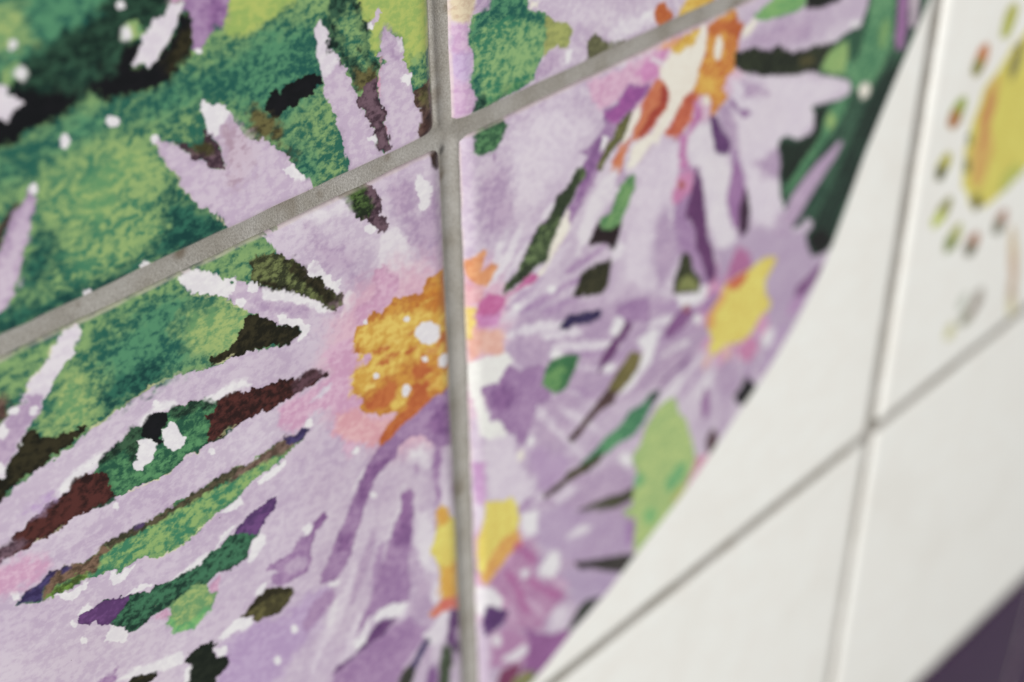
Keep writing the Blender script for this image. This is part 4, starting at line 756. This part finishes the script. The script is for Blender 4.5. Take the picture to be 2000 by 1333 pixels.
# ------------------------------------------------------------------ materials
def new_mat(name):
    m = bpy.data.materials.new(name)
    m.use_nodes = True
    nt = m.node_tree
    return m, nt, nt.nodes['Principled BSDF'], nt.nodes, nt.links


def glaze_material():
    m, nt, b, N, L = new_mat('printed_glaze')
    a1 = N.new('ShaderNodeAttribute'); a1.attribute_name = 'ink'
    a2 = N.new('ShaderNodeAttribute'); a2.attribute_name = 'ink_grain'
    co = N.new('ShaderNodeTexCoord')
    mp = N.new('ShaderNodeMapping')
    mp.inputs['Scale'].default_value = (0.75, 1, 1.0)
    mp.inputs['Rotation'].default_value = (0, math.radians(-12), 0)
    L.new(co.outputs['Object'], mp.inputs['Vector'])
    n1 = N.new('ShaderNodeTexNoise')               # pigment settling into the paper grain
    n1.inputs['Scale'].default_value = 820
    n1.inputs['Detail'].default_value = 4
    n1.inputs['Roughness'].default_value = 0.62
    n1.inputs['Distortion'].default_value = 0.15
    L.new(mp.outputs[0], n1.inputs['Vector'])
    n2 = N.new('ShaderNodeTexNoise')
    n2.inputs['Scale'].default_value = 150
    n2.inputs['Detail'].default_value = 3
    L.new(mp.outputs[0], n2.inputs['Vector'])
    add = N.new('ShaderNodeMath'); add.operation = 'MULTIPLY_ADD'
    L.new(n2.outputs['Fac'], add.inputs[0]); add.inputs[1].default_value = 0.55
    L.new(n1.outputs['Fac'], add.inputs[2])
    mr = N.new('ShaderNodeMapRange'); mr.interpolation_type = 'SMOOTHSTEP'
    mr.inputs['From Min'].default_value = 0.65
    mr.inputs['From Max'].default_value = 0.90
    L.new(add.outputs[0], mr.inputs['Value'])
    mx = N.new('ShaderNodeMix'); mx.data_type = 'RGBA'
    L.new(mr.outputs[0], mx.inputs['Factor'])
    L.new(a1.outputs['Color'], mx.inputs['A'])
    L.new(a2.outputs['Color'], mx.inputs['B'])
    # faint specks of dust on the glaze
    v = N.new('ShaderNodeTexVoronoi'); v.inputs['Scale'].default_value = 210
    L.new(co.outputs['Object'], v.inputs['Vector'])
    lt = N.new('ShaderNodeMath'); lt.operation = 'LESS_THAN'; lt.inputs[1].default_value = 0.035
    L.new(v.outputs['Distance'], lt.inputs[0])
    sp = N.new('ShaderNodeSeparateColor')
    L.new(v.outputs['Color'], sp.inputs[0])
    gt = N.new('ShaderNodeMath'); gt.operation = 'GREATER_THAN'; gt.inputs[1].default_value = 0.72
    L.new(sp.outputs[0], gt.inputs[0])
    mu = N.new('ShaderNodeMath'); mu.operation = 'MULTIPLY'
    L.new(lt.outputs[0], mu.inputs[0]); L.new(gt.outputs[0], mu.inputs[1])
    mu2 = N.new('ShaderNodeMath'); mu2.operation = 'MULTIPLY'; mu2.inputs[1].default_value = 0.5
    L.new(mu.outputs[0], mu2.inputs[0])
    md = N.new('ShaderNodeMix'); md.data_type = 'RGBA'
    md.inputs['B'].default_value = (0.13, 0.10, 0.09, 1)
    L.new(mu2.outputs[0], md.inputs['Factor'])
    L.new(mx.outputs['Result'], md.inputs['A'])
    # soft grey-brown smudges
    n3 = N.new('ShaderNodeTexNoise'); n3.inputs['Scale'].default_value = 24; n3.inputs['Detail'].default_value = 5
    L.new(co.outputs['Object'], n3.inputs['Vector'])
    m3 = N.new('ShaderNodeMapRange'); m3.inputs['From Min'].default_value = 0.50; m3.inputs['From Max'].default_value = 0.78
    m3.inputs['To Max'].default_value = 0.20
    L.new(n3.outputs['Fac'], m3.inputs['Value'])
    ms = N.new('ShaderNodeMix'); ms.data_type = 'RGBA'; ms.blend_type = 'MULTIPLY'
    ms.inputs['B'].default_value = (0.72, 0.66, 0.60, 1)
    L.new(m3.outputs[0], ms.inputs['Factor'])
    L.new(md.outputs['Result'], ms.inputs['A'])
    L.new(ms.outputs['Result'], b.inputs['Base Color'])
    b.inputs['Roughness'].default_value = 0.22
    b.inputs['IOR'].default_value = 1.42
    # a barely uneven glaze
    nb = N.new('ShaderNodeTexNoise'); nb.inputs['Scale'].default_value = 90; nb.inputs['Detail'].default_value = 2
    L.new(co.outputs['Object'], nb.inputs['Vector'])
    bp = N.new('ShaderNodeBump'); bp.inputs['Strength'].default_value = 0.03; bp.inputs['Distance'].default_value = 0.001
    L.new(nb.outputs['Fac'], bp.inputs['Height'])
    L.new(bp.outputs[0], b.inputs['Normal'])
    return m


def grout_material():
    m, nt, b, N, L = new_mat('grout')
    co = N.new('ShaderNodeTexCoord')
    n1 = N.new('ShaderNodeTexNoise'); n1.inputs['Scale'].default_value = 3600; n1.inputs['Detail'].default_value = 4
    n2 = N.new('ShaderNodeTexNoise'); n2.inputs['Scale'].default_value = 120; n2.inputs['Detail'].default_value = 5
    n3 = N.new('ShaderNodeTexNoise'); n3.inputs['Scale'].default_value = 75; n3.inputs['Detail'].default_value = 3
    for n in (n1, n2, n3):
        L.new(co.outputs['Object'], n.inputs['Vector'])
    r1 = N.new('ShaderNodeValToRGB')
    r1.color_ramp.elements[0].position = 0.30; r1.color_ramp.elements[0].color = (0.265, 0.248, 0.225, 1)
    r1.color_ramp.elements[1].position = 0.72; r1.color_ramp.elements[1].color = (0.445, 0.428, 0.40, 1)
    L.new(n1.outputs['Fac'], r1.inputs[0])
    r2 = N.new('ShaderNodeValToRGB')
    r2.color_ramp.elements[0].position = 0.3; r2.color_ramp.elements[0].color = (0.68, 0.65, 0.59, 1)
    r2.color_ramp.elements[1].position = 0.62; r2.color_ramp.elements[1].color = (1, 1, 1, 1)
    L.new(n2.outputs['Fac'], r2.inputs[0])
    mu = N.new('ShaderNodeMix'); mu.data_type = 'RGBA'; mu.blend_type = 'MULTIPLY'; mu.inputs['Factor'].default_value = 0.9
    L.new(r1.outputs[0], mu.inputs['A']); L.new(r2.outputs[0], mu.inputs['B'])
    mr = N.new('ShaderNodeMapRange'); mr.inputs['From Min'].default_value = 0.60; mr.inputs['From Max'].default_value = 0.74
    mr.inputs['To Max'].default_value = 0.65
    L.new(n3.outputs['Fac'], mr.inputs['Value'])
    st = N.new('ShaderNodeMix'); st.data_type = 'RGBA'
    st.inputs['B'].default_value = (0.13, 0.095, 0.055, 1)
    L.new(mr.outputs[0], st.inputs['Factor']); L.new(mu.outputs['Result'], st.inputs['A'])
    last = st.outputs['Result']
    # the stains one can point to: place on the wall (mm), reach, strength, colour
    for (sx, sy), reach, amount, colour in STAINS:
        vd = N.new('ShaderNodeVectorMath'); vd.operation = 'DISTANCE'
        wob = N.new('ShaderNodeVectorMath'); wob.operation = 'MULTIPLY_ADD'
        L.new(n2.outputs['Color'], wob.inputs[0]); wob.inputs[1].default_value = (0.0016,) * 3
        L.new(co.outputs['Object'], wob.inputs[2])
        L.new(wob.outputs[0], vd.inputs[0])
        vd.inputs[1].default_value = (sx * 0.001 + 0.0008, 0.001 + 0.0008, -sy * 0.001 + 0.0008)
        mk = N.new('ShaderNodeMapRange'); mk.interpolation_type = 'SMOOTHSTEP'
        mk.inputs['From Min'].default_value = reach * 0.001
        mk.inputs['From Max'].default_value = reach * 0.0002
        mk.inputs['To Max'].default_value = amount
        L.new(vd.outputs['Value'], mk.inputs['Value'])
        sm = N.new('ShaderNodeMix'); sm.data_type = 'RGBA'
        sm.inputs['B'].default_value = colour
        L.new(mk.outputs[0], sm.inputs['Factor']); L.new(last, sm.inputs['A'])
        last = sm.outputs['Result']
    L.new(last, b.inputs['Base Color'])
    b.inputs['Roughness'].default_value = 0.85
    b.inputs['Specular IOR Level'].default_value = 0.3
    bp = N.new('ShaderNodeBump'); bp.inputs['Strength'].default_value = 0.5; bp.inputs['Distance'].default_value = 0.0003
    L.new(n1.outputs['Fac'], bp.inputs['Height'])
    L.new(bp.outputs[0], b.inputs['Normal'])
    return m


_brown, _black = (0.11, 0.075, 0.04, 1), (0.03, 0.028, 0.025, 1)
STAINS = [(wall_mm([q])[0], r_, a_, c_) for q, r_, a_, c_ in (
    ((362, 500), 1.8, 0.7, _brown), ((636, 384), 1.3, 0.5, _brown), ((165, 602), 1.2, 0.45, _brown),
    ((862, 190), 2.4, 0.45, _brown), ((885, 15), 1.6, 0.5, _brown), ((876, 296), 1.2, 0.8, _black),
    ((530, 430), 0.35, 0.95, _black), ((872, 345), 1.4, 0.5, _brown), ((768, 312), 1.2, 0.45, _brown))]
GLAZE = glaze_material()
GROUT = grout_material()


# ------------------------------------------------------------------ meshes
def grid_mesh(name, X, Y, H, cols=None):
    """X, Y (millimetres on the wall, y down) and H (proud of the wall face, mm) as 2-D arrays"""
    ny, nx = X.shape
    co = np.empty((ny * nx, 3), np.float32)
    co[:, 0] = X.ravel() * 0.001
    co[:, 1] = -H.ravel() * 0.001
    co[:, 2] = -Y.ravel() * 0.001
    i = np.arange(ny * nx).reshape(ny, nx)
    q = np.stack([i[:-1, :-1], i[1:, :-1], i[1:, 1:], i[:-1, 1:]], -1).reshape(-1, 4)
    me = bpy.data.meshes.new(name)
    me.vertices.add(len(co)); me.vertices.foreach_set('co', co.ravel())
    me.loops.add(q.size); me.loops.foreach_set('vertex_index', q.ravel().astype(np.int32))
    me.polygons.add(len(q)); me.polygons.foreach_set('loop_start', np.arange(0, q.size, 4, dtype=np.int32))
    me.update(calc_edges=True)
    me.polygons.foreach_set('use_smooth', np.ones(len(q), bool))
    for nm, c in (cols or {}).items():
        at = me.attributes.new(nm, 'FLOAT_COLOR', 'POINT')
        full = np.ones((len(co), 4), np.float32)
        full[:, :3] = c
        at.data.foreach_set('color', full.ravel())
    me.validate()
    return me


JOINT = 4.0                                       # joint width, mm
P_MM = PITCH * 1000
EDGE = np.array([0.0, 0.06, 0.16, 0.3, 0.48, 0.7, 0.96, 1.3, 1.7, 2.2, 2.8, 3.4])


def axis(a, b, lo, hi, fine, coarse):
    """sample positions from a to b: close together between lo and hi, and at both edges"""
    mid = []
    x = a + EDGE[-1]
    while x < b - EDGE[-1] - 0.05:
        x += fine if lo - fine <= x <= hi else coarse
        mid.append(x)
    mid = [v for v in mid if v < b - EDGE[-1] - 0.5 * min(fine, 0.3)]
    core = np.concatenate([a + EDGE, mid, (b - EDGE)[::-1]])
    return np.concatenate([[a], core, [b]])


def make_tile(cx, cy, kind, view=None, fine=0.3, shift=(0, 0, 0, 0), bump=None, tilt=(0, 0)):
    """tile of column cx, row cy; shift moves its left, right, top and bottom edges (mm)"""
    l = cx * P_MM + JOINT / 2 + shift[0]
    r = (cx + 1) * P_MM - JOINT / 2 + shift[1]
    t = cy * P_MM + JOINT / 2 + shift[2]
    d = (cy + 1) * P_MM - JOINT / 2 + shift[3]
    if view:
        ax = axis(l, r, view[0], view[1], fine, 1.5)
        ay = axis(t, d, view[2], view[3], fine, 1.5)
    else:
        ax, ay = axis(l, r, 1, 0, 1, 12), axis(t, d, 1, 0, 1, 12)
    X, Y = np.meshgrid(ax, ay)
    # worn, slightly wavy arrises
    ed = np.minimum(np.minimum(X - l, r - X), np.minimum(Y - t, d - Y))
    u = np.clip(1 - np.minimum(X - l, r - X) / (3.0 if kind == 'print' else 2.3), 0, 1)      # pillowed sides, tighter top and bottom arrises
    w = np.clip(1 - np.minimum(Y - t, d - Y) / 1.5, 0, 1)
    H = (-1.0 if kind == 'print' else -0.55) * u ** 2 - 0.8 * (1 - np.sqrt(np.clip(1 - w ** 2, 0, 1)))
    H = H + tilt[0] * (X - (l + r) / 2) / P_MM + tilt[1] * (Y - (t + d) / 2) / P_MM
    if bump:
        for bx, by, sx, sy, ang, h in bump:
            c, s = math.cos(ang), math.sin(ang)
            dx, dy = X - bx, Y - by
            H = H + h * np.exp(-(((dx * c + dy * s) / sx) ** 2 + ((-dx * s + dy * c) / sy) ** 2) ** 2)
    H[0, :] = H[-1, :] = -6.0
    H[:, 0] = H[:, -1] = -6.0
    X2 = X + 0.10 * vnoise(Y / 6.0, Y * 0 + cx, 21) * (ed < 1.0)
    Y2 = Y + 0.10 * vnoise(X / 6.0, X * 0 + cy, 22) * (ed < 1.0)
    c1, c2 = paint(X.ravel(), Y.ravel(), kind, fine if view else 1.0)
    # bare biscuit showing where the glaze thins at the arris
    e = ed.ravel()
    bare = smooth(0.55, 0.05, e) * (0.55 + 0.45 * vnoise(X.ravel() / 2.2, Y.ravel() / 2.2, 31))
    bc = lin((212, 194, 186)) if kind != 'purple' else lin((96, 84, 98))
    bare = np.clip(bare, 0, 0.5 if kind == 'print' else 0.05)[:, None]
    c1 += (bc - c1) * bare
    c2 += (bc * 0.9 - c2) * bare
    ob = bpy.data.objects.new('tile', grid_mesh('tile', X2, Y2, H, {'ink': c1, 'ink_grain': c2}))
    ob.data.materials.append(GLAZE)
    scene.collection.objects.link(ob)
    ob.parent = wall
    ob.location = (0, 0, Z0)
    return ob


wall = bpy.data.objects.new('tiled_wall', None)
wall.empty_display_size = 0.05
wall['label'] = 'white glazed tile wall with a round watercolour print of purple asters and grey grout'
wall['category'] = 'wall'
wall['kind'] = 'thing'
scene.collection.objects.link(wall)

# the tiles the photograph shows: column, row, kind, finely drawn region (mm), step (mm), edge shifts, label
drip = wall_mm([(962, 186)])[0]
SHOWN = [
    (-1, -1, 'print', (-96, 0, -72, 0), 0.17, (0, -0.9, 0, 0.55), None, (0, 0),
     'printed tile of green foliage and lilac petal tips, upper left of the joints'),
    (0, -1, 'print', (0, 150, -60, 0), 0.30, (-0.7, 0, 0, 0.5), [(drip[0], drip[1] + 0.2, 3.4, 1.2, -0.1, 0.6)], (0, 0),
     'printed tile with one green leaf and lilac petals above the slanting joint'),
    (-1, 0, 'print', (-102, 0, 0, 112), 0.17, (0, 0.1, -0.1, 0), None, (0, 0),
     'printed tile with the orange flower eye and dark green rays'),
    (0, 0, 'print', (0, 150, 0, 150), 0.34, (0.5, 0, -0.1, 0), None, (0.1, 0),
     'printed tile crossed by the rim of the round flower picture'),
    (1, 0, 'sun', (150, 235, 20, 150), 0.42, (1.0, 0, 0, 0), None, (0, 0),
     'white tile with a yellow motif ringed by small brush dabs'),
    (0, 1, 'plain', None, 0.3, (0, 0, 0, 0), None, (0.15, -0.2), 'plain white tile below the rim of the flower picture'),
    (1, 1, 'plain', None, 0.3, (0.5, 0, 0, 0), None, (-0.2, 0.1), 'plain white tile beside the dark purple tiles'),
    (1, 2, 'purple', None, 0.3, (0, -2.4, 0, 0), None, (0, 0), 'dark purple tile under the plain white tile'),
    (2, 2, 'purple', None, 0.3, (-2.4, 0, 0, 0), None, (0, 0), 'dark purple tile at the far lower corner'),
]
for cx, cy, kind, view, fine, shift, bump, tilt, label in SHOWN:
    o = make_tile(cx, cy, kind, view, fine, shift, bump, tilt)
    o['label'] = label
seen = {(s[0], s[1]) for s in SHOWN}
for cy in range(-2, 4):
    for cx in range(-3, 5):
        if (cx, cy) in seen:
            continue
        near = cy < 1 and cx < 1 and max(abs((cx + .5) * P_MM - ccx), abs((cy + .5) * P_MM - ccy)) < cr + 60
        make_tile(cx, cy, 'print' if near else ('purple' if cy >= 2 else 'plain'),
                  ((-300, 300, -300, 300) if near else None), 1.5)


# the grout bed between and behind the tiles
def bed_axis(c0, c1):
    out = []
    for c in range(c0, c1 + 1):
        out += list(c * P_MM + np.linspace(-3.2, 3.2, 15))
        if c < c1:
            out += list(c * P_MM + np.arange(6, P_MM - 5, 2.5))
    return np.array(out)


gx, gy = bed_axis(-3, 5), bed_axis(-2, 4)
GX, GY = np.meshgrid(gx, gy)
dj = np.minimum(np.abs(GX - np.round(GX / P_MM) * P_MM), np.abs(GY - np.round(GY / P_MM) * P_MM))
GH = -1.45 + 0.62 * np.clip(dj / 2.0, 0, 1) ** 2 - 0.3 * np.clip((dj - 2.2) / 0.6, 0, 1)
GH = GH + 0.10 * vnoise(GX / 7, GY / 7, 41) + 0.05 * vnoise(GX / 2.5, GY / 2.5, 42)
GH = np.where(dj > 3.0, -3.0, GH)
GH[0, :] = GH[-1, :] = -14.0
GH[:, 0] = GH[:, -1] = -14.0
bed = bpy.data.objects.new('grout', grid_mesh('grout', GX, GY, GH))
bed.data.materials.append(GROUT)
bed['label'] = 'sandy grey grout filling the joints, stained brown in places'
bed.parent = wall
bed.location = (0, 0, Z0)
scene.collection.objects.link(bed)
